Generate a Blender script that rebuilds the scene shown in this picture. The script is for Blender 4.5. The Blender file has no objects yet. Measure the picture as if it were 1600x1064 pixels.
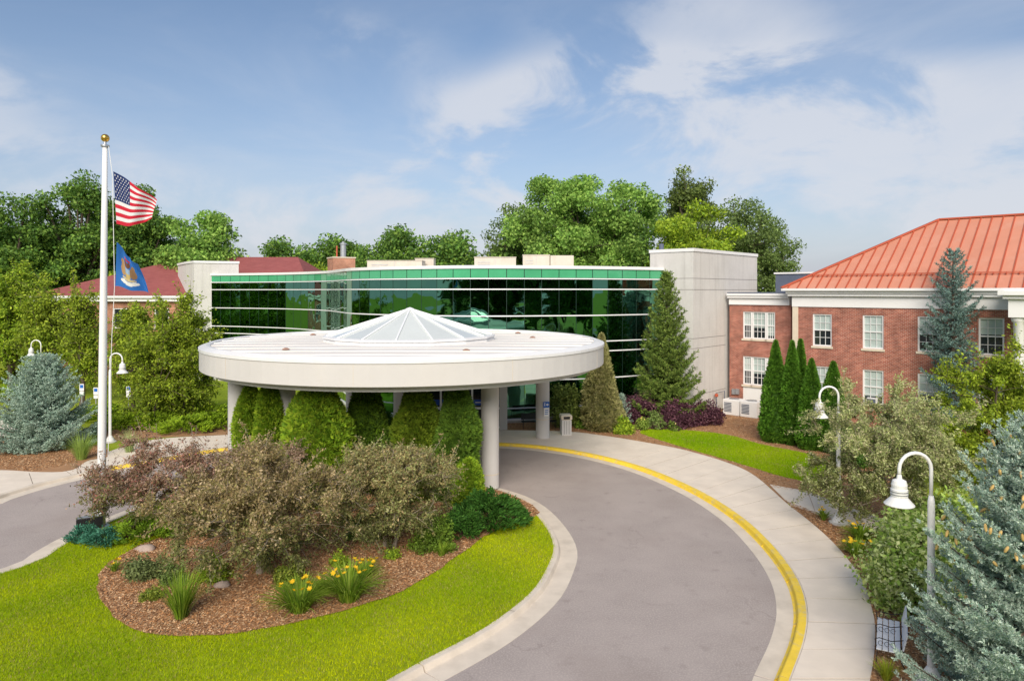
import bpy, math, random
import numpy as np
from mathutils import Vector, Matrix
from mathutils.geometry import tessellate_polygon

# ------------------------------------------------------------------ camera, sky, sun, exposure
scene = bpy.context.scene
COL = scene.collection
F, HZ, CH = 1067.0, 454.0, 9.0          # focal length in photo pixels, horizon row, eye height
cam_d = bpy.data.cameras.new('camera'); cam = bpy.data.objects.new('camera', cam_d); COL.objects.link(cam)
cam.location = (0, 0, CH); cam.rotation_euler = (math.radians(90), 0, 0)
cam_d.sensor_width = 36; cam_d.lens = 36*F/1600; cam_d.shift_y = -(532-HZ)/1600
cam_d.clip_start = 0.1; cam_d.clip_end = 3000
scene.camera = cam

SUN_EL, SUN_AZ = 33.0, 184.0             # azimuth clockwise from +Y (view direction): behind the camera, to the right
world = bpy.data.worlds.new('World'); scene.world = world; world.use_nodes = True
wn, wl = world.node_tree.nodes, world.node_tree.links
wn.clear()
def WN(t, **k):
    n = wn.new(t)
    for a, b in k.items(): setattr(n, a, b)
    return n
sky = WN('ShaderNodeTexSky', sky_type='NISHITA', sun_disc=False, sun_elevation=math.radians(SUN_EL),
         sun_rotation=math.radians(SUN_AZ), altitude=200, air_density=1.0, dust_density=0.6, ozone_density=2.0)
tc = WN('ShaderNodeTexCoord')
sep = WN('ShaderNodeSeparateXYZ'); wl.new(tc.outputs['Generated'], sep.inputs[0])
def wmath(op, a, b=None):
    n = WN('ShaderNodeMath', operation=op)
    for i, v in enumerate((a, b)):
        if v is None: continue
        if isinstance(v, (int, float)): n.inputs[i].default_value = v
        else: wl.new(v, n.inputs[i])
    return n.outputs[0]
zc = wmath('MAXIMUM', sep.outputs[2], 0.0)
den = wmath('ADD', zc, 0.16)
cx = wmath('DIVIDE', sep.outputs[0], den); cy = wmath('DIVIDE', sep.outputs[1], den)
cmb = WN('ShaderNodeCombineXYZ'); wl.new(cx, cmb.inputs[0]); wl.new(cy, cmb.inputs[1])
def wnoise(scale, detail, rough, off, dist=0.0):
    mp = WN('ShaderNodeMapping'); mp.inputs['Location'].default_value = off; wl.new(cmb.outputs[0], mp.inputs[0])
    n = WN('ShaderNodeTexNoise'); n.inputs['Scale'].default_value = scale; n.inputs['Detail'].default_value = detail
    n.inputs['Roughness'].default_value = rough; n.inputs['Distortion'].default_value = dist
    wl.new(mp.outputs[0], n.inputs['Vector']); return n.outputs['Fac']
def dnoise(scale, detail, rough, off, dist=0.0):
    mp = WN('ShaderNodeMapping'); mp.inputs['Location'].default_value = off; mp.inputs['Scale'].default_value = (1, 1, 1.9); wl.new(tc.outputs['Generated'], mp.inputs[0])
    n = WN('ShaderNodeTexNoise'); n.inputs['Scale'].default_value = scale; n.inputs['Detail'].default_value = detail
    n.inputs['Roughness'].default_value = rough; n.inputs['Distortion'].default_value = dist
    wl.new(mp.outputs[0], n.inputs['Vector']); return n.outputs['Fac']
def wramp(f, p0, p1):
    r = WN('ShaderNodeMapRange', interpolation_type='SMOOTHSTEP'); r.inputs[1].default_value = p0; r.inputs[2].default_value = p1
    wl.new(f, r.inputs[0]); return r.outputs[0]
big = wramp(dnoise(1.7, 2, .5, (9.1, 4.2, 1.0)), 0.40, 0.56)
puff = wramp(dnoise(4.2, 10, .6, (7.7, 3.1, 2.4), .35), 0.43, 0.60)
veil = wramp(wnoise(0.9, 6, .6, (8.4, 2.2, 0), .6), 0.36, 0.85)
mask = wmath('MINIMUM', wmath('ADD', wmath('MULTIPLY', wmath('MULTIPLY', puff, big), .74), wmath('MULTIPLY', veil, .36)), .8)
hs = WN('ShaderNodeHueSaturation'); hs.inputs['Saturation'].default_value = 1.02; hs.inputs['Value'].default_value = .46
wl.new(sky.outputs[0], hs.inputs['Color'])
# summer haze: whitish air that thickens evenly towards the horizon all the way round
hz = wmath('MULTIPLY', wmath('POWER', wmath('SUBTRACT', 1.0, zc), 5.5), .95)
hmix = WN('ShaderNodeMix', data_type='RGBA'); hmix.inputs[7].default_value = (1.78, 1.85, 2.25, 1)
wl.new(hz, hmix.inputs[0]); wl.new(hs.outputs[0], hmix.inputs[6])
mix = WN('ShaderNodeMix', data_type='RGBA'); mix.inputs[7].default_value = (2.7, 2.78, 3.0, 1)
wl.new(mask, mix.inputs[0]); wl.new(hmix.outputs[2], mix.inputs[6])
bg = WN('ShaderNodeBackground'); bg.inputs[1].default_value = 0.15
wl.new(mix.outputs[2], bg.inputs[0])
wo = WN('ShaderNodeOutputWorld'); wl.new(bg.outputs[0], wo.inputs[0])

sun_d = bpy.data.lights.new('sun', 'SUN'); sun = bpy.data.objects.new('sun', sun_d); COL.objects.link(sun)
sun_d.energy = 2.5; sun_d.angle = math.radians(38.0); sun_d.color = (1.0, .90, .77)
_a, _e = math.radians(SUN_AZ), math.radians(SUN_EL)
sdir = Vector((math.sin(_a)*math.cos(_e), math.cos(_a)*math.cos(_e), math.sin(_e)))
sun.rotation_euler = (-sdir).to_track_quat('-Z', 'Y').to_euler(); sun.location = (30, -30, 60)
vs = scene.view_settings
vs.view_transform = 'Standard'; vs.look = 'None'; vs.gamma = 1.0; vs.exposure = 0.82; vs.use_curve_mapping = False

# ------------------------------------------------------------------ helpers
R = random.Random(7)
def G(px, py, z=0.12):
    d = F*(CH-z)/(py-HZ); return ((px-800)/F*d, d)
def zat(py, d): return CH-(py-HZ)*d/F
def xat(px, d): return (px-800)/F*d

class MB:
    """collects shapes, builds one mesh"""
    def __init__(s): s.v = []; s.f = []
    def add(s, vs_, fs):
        o = len(s.v); s.v += [tuple(p) for p in vs_]; s.f += [tuple(i+o for i in f) for f in fs]; return s
    def box(s, x0, x1, y0, y1, z0, z1, b=0.0):
        if b <= 0:
            return s.add([(x0,y0,z0),(x1,y0,z0),(x1,y1,z0),(x0,y1,z0),(x0,y0,z1),(x1,y0,z1),(x1,y1,z1),(x0,y1,z1)],
                         [(3,2,1,0),(4,5,6,7),(0,1,5,4),(1,2,6,5),(2,3,7,6),(3,0,4,7)])
        vs_ = []
        for z in (z0, z1):
            zb = z+b if z == z0 else z-b
            vs_.append([(x0+b,y0+b,z),(x1-b,y0+b,z),(x1-b,y1-b,z),(x0+b,y1-b,z)])
            vs_.append([(x0,y0,zb),(x1,y0,zb),(x1,y1,zb),(x0,y1,zb)])
        order = vs_[0]+vs_[1]+vs_[3]+vs_[2]; fs = [(3,2,1,0),(12,13,14,15)]
        for r in range(3):
            for i in range(4): j = (i+1) % 4; fs.append((r*4+i, r*4+j, r*4+4+j, r*4+4+i))
        return s.add(order, fs)
    def tube(s, pts, rad, n=8, cap=True):
        pts = [Vector(p) for p in pts]
        if isinstance(rad, (int, float)): rad = [rad]*len(pts)
        rings = []; up = None
        for i, p in enumerate(pts):
            t = (pts[min(i+1, len(pts)-1)]-pts[max(i-1, 0)]).normalized()
            if up is None: up = Vector((1,0,0)) if abs(t.x) < .9 else Vector((0,1,0))
            a = t.cross(up).normalized(); b_ = t.cross(a).normalized(); up = -b_
            rings.append([p+(a*math.cos(k*2*math.pi/n)+b_*math.sin(k*2*math.pi/n))*rad[i] for k in range(n)])
        fs = []
        for i in range(len(pts)-1):
            for k in range(n): l = (k+1) % n; fs.append((i*n+k, i*n+l, i*n+n+l, i*n+n+k))
        if cap: fs += [tuple(range(n))[::-1], tuple((len(pts)-1)*n+k for k in range(n))]
        return s.add([q for r in rings for q in r], fs)
    def lathe(s, prof, n=32, c=(0,0), cap0=False, cap1=False):
        vs_ = [(c[0]+r*math.cos(k*2*math.pi/n), c[1]+r*math.sin(k*2*math.pi/n), z) for r, z in prof for k in range(n)]
        fs = []
        for i in range(len(prof)-1):
            for k in range(n): l = (k+1) % n; fs.append((i*n+k, i*n+l, i*n+n+l, i*n+n+k))
        if cap0: fs.append(tuple(range(n))[::-1])
        if cap1: fs.append(tuple((len(prof)-1)*n+k for k in range(n)))
        return s.add(vs_, fs)
    def poly(s, pts, z0, z1=None):
        """flat polygon sheet at z1, with skirt down to z0"""
        if z1 is None: z1 = z0
        n = len(pts); tri = tessellate_polygon([[Vector((p[0], p[1], 0)) for p in pts]])
        fs = []
        for t in tri:
            a, b_, c = (pts[i] for i in t)
            cr = (b_[0]-a[0])*(c[1]-a[1])-(b_[1]-a[1])*(c[0]-a[0])
            fs.append(tuple(t) if cr > 0 else tuple(t[::-1]))
        vs_ = [(p[0], p[1], z1) for p in pts]
        if z1 != z0:
            ar = sum(pts[i][0]*pts[(i+1) % n][1]-pts[(i+1) % n][0]*pts[i][1] for i in range(n))
            vs_ += [(p[0], p[1], z0) for p in pts]
            for i in range(n):
                j = (i+1) % n; q = (i+n, j+n, j, i)
                fs.append(q if ar > 0 else q[::-1])
        return s.add(vs_, fs)
    def quad(s, a, b_, c, d): return s.add([a, b_, c, d], [(0,1,2,3)])
    def mesh(s, name, smooth=False):
        m = bpy.data.meshes.new(name); m.from_pydata(s.v, [], s.f); m.update()
        if smooth: m.shade_smooth()
        return m
    def xf(s, M):
        s.v = [tuple(M @ Vector(p)) for p in s.v]; return s

def obj(name, me, mat=None, parent=None, loc=(0,0,0), rz=0.0, smooth=False):
    if isinstance(me, MB): me = me.mesh(name, smooth)
    if mat is not None and not me.materials: me.materials.append(mat)
    o = bpy.data.objects.new(name, me); COL.objects.link(o)
    o.location = loc; o.rotation_euler = (0, 0, rz)
    if parent is not None: o.parent = parent
    return o
def tag(o, label=None, cat=None, group=None, kind=None):
    if label: o['label'] = label
    if cat: o['category'] = cat
    if group: o['group'] = group
    if kind: o['kind'] = kind
    return o
def thing(name, label, cat, loc=(0,0,0), rz=0.0, group=None):
    o = bpy.data.objects.new(name, None); COL.objects.link(o); o.location = loc; o.rotation_euler = (0, 0, rz)
    o.empty_display_size = .2
    return tag(o, label, cat, group)
def copy_tree(o, label=None, loc=None, rz=None, scale=None, parent=None):
    c = o.copy(); COL.objects.link(c); c.parent = parent
    for ch in o.children: copy_tree(ch, parent=c)
    if label: c['label'] = label
    if loc is not None: c.location = loc
    if rz is not None: c.rotation_euler = (0, 0, rz)
    if scale is not None: c.scale = (scale,)*3 if isinstance(scale, (int, float)) else scale
    return c

def catmull(P, n=8, closed=False):
    P = [np.array(p, float) for p in P]; out = []; N = len(P)
    for i in range(N if closed else N-1):
        if closed: p0, p1, p2, p3 = P[i-1], P[i], P[(i+1) % N], P[(i+2) % N]
        else: p0, p1, p2, p3 = P[max(i-1,0)], P[i], P[i+1], P[min(i+2,N-1)]
        for k in range(n):
            t = k/n
            out.append(.5*((2*p1)+(p2-p0)*t+(2*p0-5*p1+4*p2-p3)*t*t+(3*p1-p0-3*p2+p3)*t**3))
    if not closed: out.append(P[-1])
    return np.array(out)
def resample(C, step, closed=False):
    C = np.array(C)
    if closed: C = np.vstack([C, C[:1]])
    L = np.r_[0, np.cumsum(np.linalg.norm(np.diff(C, axis=0), axis=1))]
    n = max(2, int(round(L[-1]/step))); t = np.linspace(0, L[-1], n+1)
    Q = np.stack([np.interp(t, L, C[:, k]) for k in range(C.shape[1])], 1)
    return Q[:-1] if closed else Q

# ------------------------------------------------------------------ materials
def mat(name, col, rough=.7, var=.12, scale=3.0, bump=0.0, bscale=40.0, metal=0.0, col2=None, detail=6, spec=.4, stretch=None):
    m = bpy.data.materials.new(name); m.use_nodes = True; nt = m.node_tree; N, L = nt.nodes, nt.links
    p = N['Principled BSDF']; p.inputs['Roughness'].default_value = rough; p.inputs['Metallic'].default_value = metal
    p.inputs['Specular IOR Level'].default_value = spec
    g = N.new('ShaderNodeNewGeometry'); vec = g.outputs['Position']
    if stretch:
        mp = N.new('ShaderNodeMapping'); mp.inputs['Scale'].default_value = stretch; L.new(vec, mp.inputs[0]); vec = mp.outputs[0]
    if var > 0 or col2:
        n = N.new('ShaderNodeTexNoise'); n.inputs['Scale'].default_value = scale; n.inputs['Detail'].default_value = detail
        n.inputs['Roughness'].default_value = .62; L.new(vec, n.inputs['Vector'])
        r = N.new('ShaderNodeValToRGB'); r.color_ramp.elements[0].position = .3; r.color_ramp.elements[1].position = .7
        c2 = col2 or tuple(c*(1+var) for c in col); c1 = col if col2 else tuple(c*(1-var) for c in col)
        r.color_ramp.elements[0].color = (*c1, 1); r.color_ramp.elements[1].color = (*c2, 1)
        L.new(n.outputs['Fac'], r.inputs[0]); L.new(r.outputs[0], p.inputs['Base Color'])
    else: p.inputs['Base Color'].default_value = (*col, 1)
    if bump > 0:
        b = N.new('ShaderNodeTexNoise'); b.inputs['Scale'].default_value = bscale; b.inputs['Detail'].default_value = 5
        L.new(g.outputs['Position'], b.inputs['Vector'])
        bp = N.new('ShaderNodeBump'); bp.inputs['Strength'].default_value = bump; bp.inputs['Distance'].default_value = .02
        L.new(b.outputs['Fac'], bp.inputs['Height']); L.new(bp.outputs[0], p.inputs['Normal'])
    return m
def overlay_noise(m, scale, lo, hi, col, amt, stretch=None, detail=8):
    """a second, finer or larger, layer of stains or speckle over a mat()"""
    nt = m.node_tree; N, L = nt.nodes, nt.links; p = N['Principled BSDF']; src = p.inputs['Base Color'].links
    g = N.new('ShaderNodeNewGeometry'); vec = g.outputs['Position']
    if stretch:
        mp = N.new('ShaderNodeMapping'); mp.inputs['Scale'].default_value = stretch; L.new(vec, mp.inputs[0]); vec = mp.outputs[0]
    n = N.new('ShaderNodeTexNoise'); n.inputs['Scale'].default_value = scale; n.inputs['Detail'].default_value = detail
    L.new(vec, n.inputs['Vector'])
    r = N.new('ShaderNodeMapRange'); r.inputs[1].default_value = lo; r.inputs[2].default_value = hi; r.inputs[4].default_value = amt
    L.new(n.outputs['Fac'], r.inputs[0])
    mx = N.new('ShaderNodeMix'); mx.data_type = 'RGBA'; mx.inputs[7].default_value = (*col, 1)
    if src: L.new(src[0].from_socket, mx.inputs[6])
    else: mx.inputs[6].default_value = p.inputs['Base Color'].default_value
    L.new(r.outputs[0], mx.inputs[0]); L.new(mx.outputs[2], p.inputs['Base Color'])
    return m
def attr_mat(name, rough=.55, trans=.25, attr='Col', spec=.3):
    m = bpy.data.materials.new(name); m.use_nodes = True; nt = m.node_tree; N, L = nt.nodes, nt.links
    p = N['Principled BSDF']; p.inputs['Roughness'].default_value = rough; p.inputs['Specular IOR Level'].default_value = spec
    a = N.new('ShaderNodeAttribute'); a.attribute_name = attr; L.new(a.outputs['Color'], p.inputs['Base Color'])
    if trans > 0:
        t = N.new('ShaderNodeBsdfTranslucent'); L.new(a.outputs['Color'], t.inputs['Color'])
        x = N.new('ShaderNodeMixShader'); x.inputs[0].default_value = trans
        L.new(p.outputs[0], x.inputs[1]); L.new(t.outputs[0], x.inputs[2]); L.new(x.outputs[0], N['Material Output'].inputs[0])
    return m
M = {}
M['asphalt'] = overlay_noise(overlay_noise(mat('asphalt', (.385,.335,.315), .9, .10, .5, .5, 60), 22, .45, .70, (.52,.45,.415), .8, detail=4), .35, .5, .75, (.32,.265,.24), .5)
def cracks(m, scale, width, amt, col):
    nt = m.node_tree; N, L = nt.nodes, nt.links; p = N['Principled BSDF']; src = p.inputs['Base Color'].links[0].from_socket
    g = N.new('ShaderNodeNewGeometry'); w = N.new('ShaderNodeTexNoise'); w.inputs['Scale'].default_value = 1.1; w.inputs['Detail'].default_value = 6
    L.new(g.outputs['Position'], w.inputs['Vector'])
    ad = N.new('ShaderNodeVectorMath'); ad.operation = 'MULTIPLY_ADD'; ad.inputs[1].default_value = (1.6,1.6,0); L.new(w.outputs['Color'], ad.inputs[0]); L.new(g.outputs['Position'], ad.inputs[2])
    v = N.new('ShaderNodeTexVoronoi'); v.feature = 'DISTANCE_TO_EDGE'; v.inputs['Scale'].default_value = scale; L.new(ad.outputs[0], v.inputs['Vector'])
    r = N.new('ShaderNodeMapRange'); r.inputs[1].default_value = 0; r.inputs[2].default_value = width; r.inputs[3].default_value = amt; r.inputs[4].default_value = 0; L.new(v.outputs['Distance'], r.inputs[0])
    k = N.new('ShaderNodeTexNoise'); k.inputs['Scale'].default_value = .22; L.new(g.outputs['Position'], k.inputs['Vector'])
    kr_ = N.new('ShaderNodeMapRange'); kr_.inputs[1].default_value = .48; kr_.inputs[2].default_value = .6; L.new(k.outputs['Fac'], kr_.inputs[0])
    mu = N.new('ShaderNodeMath'); mu.operation = 'MULTIPLY'; L.new(r.outputs[0], mu.inputs[0]); L.new(kr_.outputs[0], mu.inputs[1])
    mx = N.new('ShaderNodeMix'); mx.data_type = 'RGBA'; mx.inputs[7].default_value = (*col,1); L.new(src, mx.inputs[6]); L.new(mu.outputs[0], mx.inputs[0]); L.new(mx.outputs[2], p.inputs['Base Color'])
    return m
cracks(M['asphalt'], .16, .005, .34, (.18,.15,.14))
overlay_noise(M['asphalt'], 1.6, .60, .74, (.26,.22,.20), .45)
M['concrete_walk'] = overlay_noise(mat('walk_concrete', (.78,.69,.585), .85, .07, 1.2, .2, 90), .7, .5, .8, (.64,.55,.45), .55)
M['concrete_gutter'] = overlay_noise(mat('gutter_concrete', (.70,.62,.52), .85, .08, 1.5, .2, 90), 1.3, .5, .8, (.42,.36,.29), .5)
M['dirt'] = mat('joint_dirt', (.16,.12,.085), .95, .2, 5)
M['yellow'] = overlay_noise(mat('yellow_kerb_paint', (.88,.63,.06), .6, .08, 3, .1, 60), 4, .52, .75, (.58,.50,.32), .75)
M['grass'] = overlay_noise(mat('lawn_grass', (.24,.32,.006), .9, .2, .45, .6, 70), 9, .4, .75, (.42,.46,.008), .5)
M['mulch'] = overlay_noise(mat('bark_mulch', (.38,.20,.10), .95, .25, 1.1, .8, 60), 45, .4, .7, (.44,.27,.14), .8, detail=3)
M['cream'] = overlay_noise(mat('cream_stucco', (.60,.585,.565), .8, .03, .8, .08, 120), .5, .5, .8, (.66,.61,.55), .35, (1,1,.3))
M['roofmem'] = overlay_noise(mat('white_roof_membrane', (.78,.75,.71), .8, .04, .4, .05, 40), 1.1, .52, .75, (.55,.49,.42), .5, (.35,1.6,1))
M['concrete'] = overlay_noise(overlay_noise(mat('board_concrete', (.60,.585,.56), .85, .06, .6, .25, 30), 1.2, .5, .8, (.45,.435,.41), .7, (2.5,2.5,.16)), 6, .5, .8, (.70,.69,.67), .4)
M['white'] = mat('white_paint', (.80,.80,.79), .45, .03, 2)
M['trim'] = overlay_noise(mat('white_trim', (.78,.78,.78), .5, .03, 1), 2, .55, .85, (.6,.59,.57), .4)
M['alu'] = mat('white_mullion_metal', (.86,.87,.88), .4, .02, 2)
M['darkmetal'] = mat('black_iron', (.015,.015,.017), .45, .1, 4)
M['mullion'] = mat('dark_mullion', (.01,.03,.022), .4, 0)
M['steel'] = mat('galvanised_steel', (.45,.47,.5), .4, .12, 3, metal=.7)
M['hvac'] = overlay_noise(mat('beige_unit_metal', (.58,.53,.45), .6, .05, 1), 1.5, .5, .8, (.42,.36,.28), .4)
M['gold'] = mat('gold_ball', (.75,.45,.10), .25, .1, 4, metal=1)
M['bark'] = overlay_noise(mat('grey_bark', (.10,.075,.055), .95, .25, 4, .6, 25), 8, .5, .75, (.20,.17,.14), .5)
M['greybark'] = mat('pale_twig_bark', (.30,.25,.20), .9, .2, 6)
M['limestone'] = mat('limestone', (.66,.58,.46), .85, .07, 2, .1, 60)
M['blind'] = mat('window_blind', (.74,.80,.77), .6, .05, 6)
M['blindglass'] = mat('window_glass_over_blind', (.42,.50,.48), .08, .12, 2.5, spec=.7)
M['darkglass'] = mat('dark_window_glass', (.02,.025,.03), .05, 0, spec=.8)
M['room'] = mat('room_pale_wall', (.20,.18,.18), .8, .05, 1)
M['rock'] = mat('fieldstone', (.42,.33,.28), .9, .2, 3, .4, 20)
M['flower_y'] = mat('yellow_petal', (.85,.60,.02), .6, .1, 20)
M['leaf'] = attr_mat('leaf', .55, .32, spec=.2)
M['needle'] = attr_mat('needle', .65, .12, spec=.15)
M['petal'] = attr_mat('petal', .6, .25)
M['cloth'] = attr_mat('flag_cloth', .75, .25)
M['paint'] = attr_mat('sign_print', .5, 0)
M['chip'] = attr_mat('bark_chip', .9, 0)
M['blade'] = attr_mat('grass_blade', .8, .30, spec=.05)

# glass of the curtain wall: green mirror coating
def mirror_mat(name, col, rough=.015):
    m = bpy.data.materials.new(name); m.use_nodes = True; nt = m.node_tree; N, L = nt.nodes, nt.links
    p = N['Principled BSDF']; p.inputs['Metallic'].default_value = 1; p.inputs['Roughness'].default_value = rough
    p.inputs['Base Color'].default_value = (*col, 1)
    g = N.new('ShaderNodeNewGeometry'); n = N.new('ShaderNodeTexNoise'); n.inputs['Scale'].default_value = .9; n.inputs['Detail'].default_value = 1
    L.new(g.outputs['Position'], n.inputs['Vector'])
    b = N.new('ShaderNodeBump'); b.inputs['Strength'].default_value = .035; b.inputs['Distance'].default_value = .5
    L.new(n.outputs['Fac'], b.inputs['Height']); L.new(b.outputs[0], p.inputs['Normal'])
    return m
M['glass'] = mirror_mat('green_mirror_glass', (.105,.27,.185))
M['spandrel'] = mat('green_spandrel_glass', (.07,.36,.18), .12, .10, .6, spec=.6)
M['skyglass'] = mat('frosted_skylight_glass', (.62,.66,.64), .12, .05, .5, spec=.7)

def brick_mat(name, c1, c2, mortar, rot):
    m = bpy.data.materials.new(name); m.use_nodes = True; nt = m.node_tree; N, L = nt.nodes, nt.links
    p = N['Principled BSDF']; p.inputs['Roughness'].default_value = .9
    g = N.new('ShaderNodeNewGeometry'); mp = N.new('ShaderNodeMapping'); mp.vector_type = 'TEXTURE'
    mp.inputs['Rotation'].default_value = (0, 0, rot); L.new(g.outputs['Position'], mp.inputs[0])
    s = N.new('ShaderNodeSeparateXYZ'); L.new(mp.outputs[0], s.inputs[0]); c = N.new('ShaderNodeCombineXYZ')
    ad = N.new('ShaderNodeMath'); L.new(s.outputs[0], ad.inputs[0]); L.new(s.outputs[1], ad.inputs[1])
    L.new(ad.outputs[0], c.inputs[0]); L.new(s.outputs[2], c.inputs[1])
    b = N.new('ShaderNodeTexBrick'); L.new(c.outputs[0], b.inputs['Vector'])
    b.inputs['Scale'].default_value = 1; b.inputs['Brick Width'].default_value = .215; b.inputs['Row Height'].default_value = .085
    b.inputs['Mortar Size'].default_value = .0085; b.inputs['Bias'].default_value = -.1
    b.inputs['Color1'].default_value = (*c1, 1); b.inputs['Color2'].default_value = (*c2, 1); b.inputs['Mortar'].default_value = (*mortar, 1)
    n = N.new('ShaderNodeTexNoise'); n.inputs['Scale'].default_value = 1.3; n.inputs['Detail'].default_value = 8; L.new(g.outputs['Position'], n.inputs['Vector'])
    mr = N.new('ShaderNodeMapRange'); mr.inputs[1].default_value = .3; mr.inputs[2].default_value = .7; mr.inputs[3].default_value = .72; mr.inputs[4].default_value = 1.3
    L.new(n.outputs['Fac'], mr.inputs[0])
    mx = N.new('ShaderNodeVectorMath'); mx.operation = 'SCALE'; L.new(b.outputs['Color'], mx.inputs[0]); L.new(mr.outputs[0], mx.inputs['Scale'])
    L.new(mx.outputs[0], p.inputs['Base Color'])
    bp = N.new('ShaderNodeBump'); bp.inputs['Strength'].default_value = .5; bp.inputs['Distance'].default_value = .01
    iv = N.new('ShaderNodeMath'); iv.operation = 'SUBTRACT'; iv.inputs[0].default_value = 1; L.new(b.outputs['Fac'], iv.inputs[1])
    L.new(iv.outputs[0], bp.inputs['Height']); L.new(bp.outputs[0], p.inputs['Normal'])
    return m
D1 = (.732, -.681); B1 = (.681, .732); WROT = math.atan2(D1[1], D1[0])
M['brick'] = brick_mat('red_brick', (.25,.060,.036), (.41,.135,.085), (.46,.36,.30), WROT)
M['brick2'] = brick_mat('orange_brick', (.36,.13,.07), (.44,.18,.10), (.45,.36,.28), .3)
M['redroof'] = overlay_noise(mat('coral_metal_roof', (.60,.255,.165), .45, .06, .5), .9, .5, .8, (.66,.35,.255), .5)
M['redseam'] = mat('red_roof_seam', (.46,.095,.045), .5, .05, 1)
M['shingle'] = overlay_noise(mat('dark_red_shingle', (.27,.075,.072), .9, .1, 1, .3, 12), 3, .45, .75, (.36,.12,.11), .6, (.4,.4,4))
M['slate'] = mat('blue_grey_metal', (.10,.12,.17), .6, .1, 1)
# ------------------------------------------------------------------ ground, drive, kerbs, walks
pairs = [((1190,1180),(1330,1180)),((1233,1064),(1360,1064)),((1256,1000),(1368,1000)),((1260,950),(1364,955)),((1243,900),(1342,897)),
 ((1203,848),(1292,838)),((1152,803),(1230,787)),((1085,763),(1165,735)),((1005,730),(1080,706)),((925,709),(1000,690)),((850,697),(935,680)),
 ((783,692),(870,674)),((650,688),(650,671)),((500,690),(500,673)),((360,699),(350,680)),((270,713),(235,688)),((165,731),(135,717)),
 ((70,752),(60,736)),((0,772),(0,733)),((-80,798),(-80,735))]
inn = [G(*a) for a, b in pairs]; outw = [G(*b) for a, b in pairs]
loop = inn + [(-26.5,24.5),(-29,18),(-26,10),(-18,5.5),(-8,4.5),(-.5,7)]
LOOP = resample(catmull(loop, 10, True), .6, True)
def isccw(P): return sum(P[i][0]*P[(i+1) % len(P)][1]-P[(i+1) % len(P)][0]*P[i][1] for i in range(len(P))) > 0
if not isccw(LOOP): LOOP = LOOP[::-1]
def normals(P, closed):
    T = (np.roll(P,-1,0)-np.roll(P,1,0)) if closed else np.gradient(P, axis=0)
    T = T/np.linalg.norm(T, axis=1)[:,None]; return np.stack([-T[:,1], T[:,0]], 1)      # left of the path
def sheet_with_hole(outer, hole, z):
    tri = tessellate_polygon([[Vector((*p,0)) for p in outer], [Vector((*p,0)) for p in hole]])
    P = list(outer)+list(hole); fs = []
    for t in tri:
        a,b_,c = (P[i] for i in t); cr = (b_[0]-a[0])*(c[1]-a[1])-(b_[1]-a[1])*(c[0]-a[0])
        fs.append(tuple(t) if cr > 0 else tuple(t[::-1]))
    return MB().add([(p[0],p[1],z) for p in P], fs)
tag(obj('ground', sheet_with_hole([(-700,-300),(700,-300),(700,1200),(-700,1200)], LOOP, .12), M['grass']), kind='structure')
NL = normals(LOOP, True)
road = LOOP+NL*(-.05)
tag(obj('drive', MB().poly([tuple(p) for p in road], 0.0), M['asphalt']), kind='structure')

def ribbon(path, prof, closed=False):
    """profile = (offset to the left, z) swept along the path, open ends capped"""
    N_ = normals(path, closed); n, k = len(path), len(prof); vs_ = []; fs = []
    for i in range(n):
        for o, z in prof: q = path[i]+N_[i]*o; vs_.append((q[0], q[1], z))
    for i in range(n if closed else n-1):
        j = (i+1) % n
        for a in range(k-1): fs.append((i*k+a, i*k+a+1, j*k+a+1, j*k+a))
    if not closed: fs += [tuple(range(k)), tuple((n-1)*k+a for a in range(k))[::-1]]
    return MB().add(vs_, fs)
# outer kerb: LOOP is the back of the kerb, the road is to the left (ccw)
def kerb_run(root, P, Nn, closed, seg_n, stone, paint, paintz):
    n = len(P); idx = list(range(n))+([0] if closed else [])
    P2 = np.array([P[i] for i in idx]); 
    for s in range(0, len(P2)-1, seg_n):
        Q = P2[s:s+seg_n+1].copy()
        if len(Q) < 2: continue
        d0 = Q[1]-Q[0]; Q[0] += d0/np.linalg.norm(d0)*.005; d1 = Q[-2]-Q[-1]; Q[-1] += d1/np.linalg.norm(d1)*.005
        obj('kerb_stone', ribbon(Q, stone), M['concrete_gutter'], root)
        if paint and paintz(Q): obj('paint_strip', ribbon(Q, paint), M['yellow'], root)
kr = tag(bpy.data.objects.new('outer_kerb', None), kind='structure'); COL.objects.link(kr)
kerb_run(kr, LOOP, NL, True, 5,
  [(-.02,-.1),(-.02,.15),(.19,.15),(.22,.135),(.27,.02),(.30,.012),(.78,.006),(.79,-.1)],
  [(.01,.153),(.192,.153),(.224,.138),(.274,.024),(.30,.0155),(.34,.0148)], lambda Q: Q[:,1].mean() > 12.5 and not (Q[0,0] < -19.5))
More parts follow.
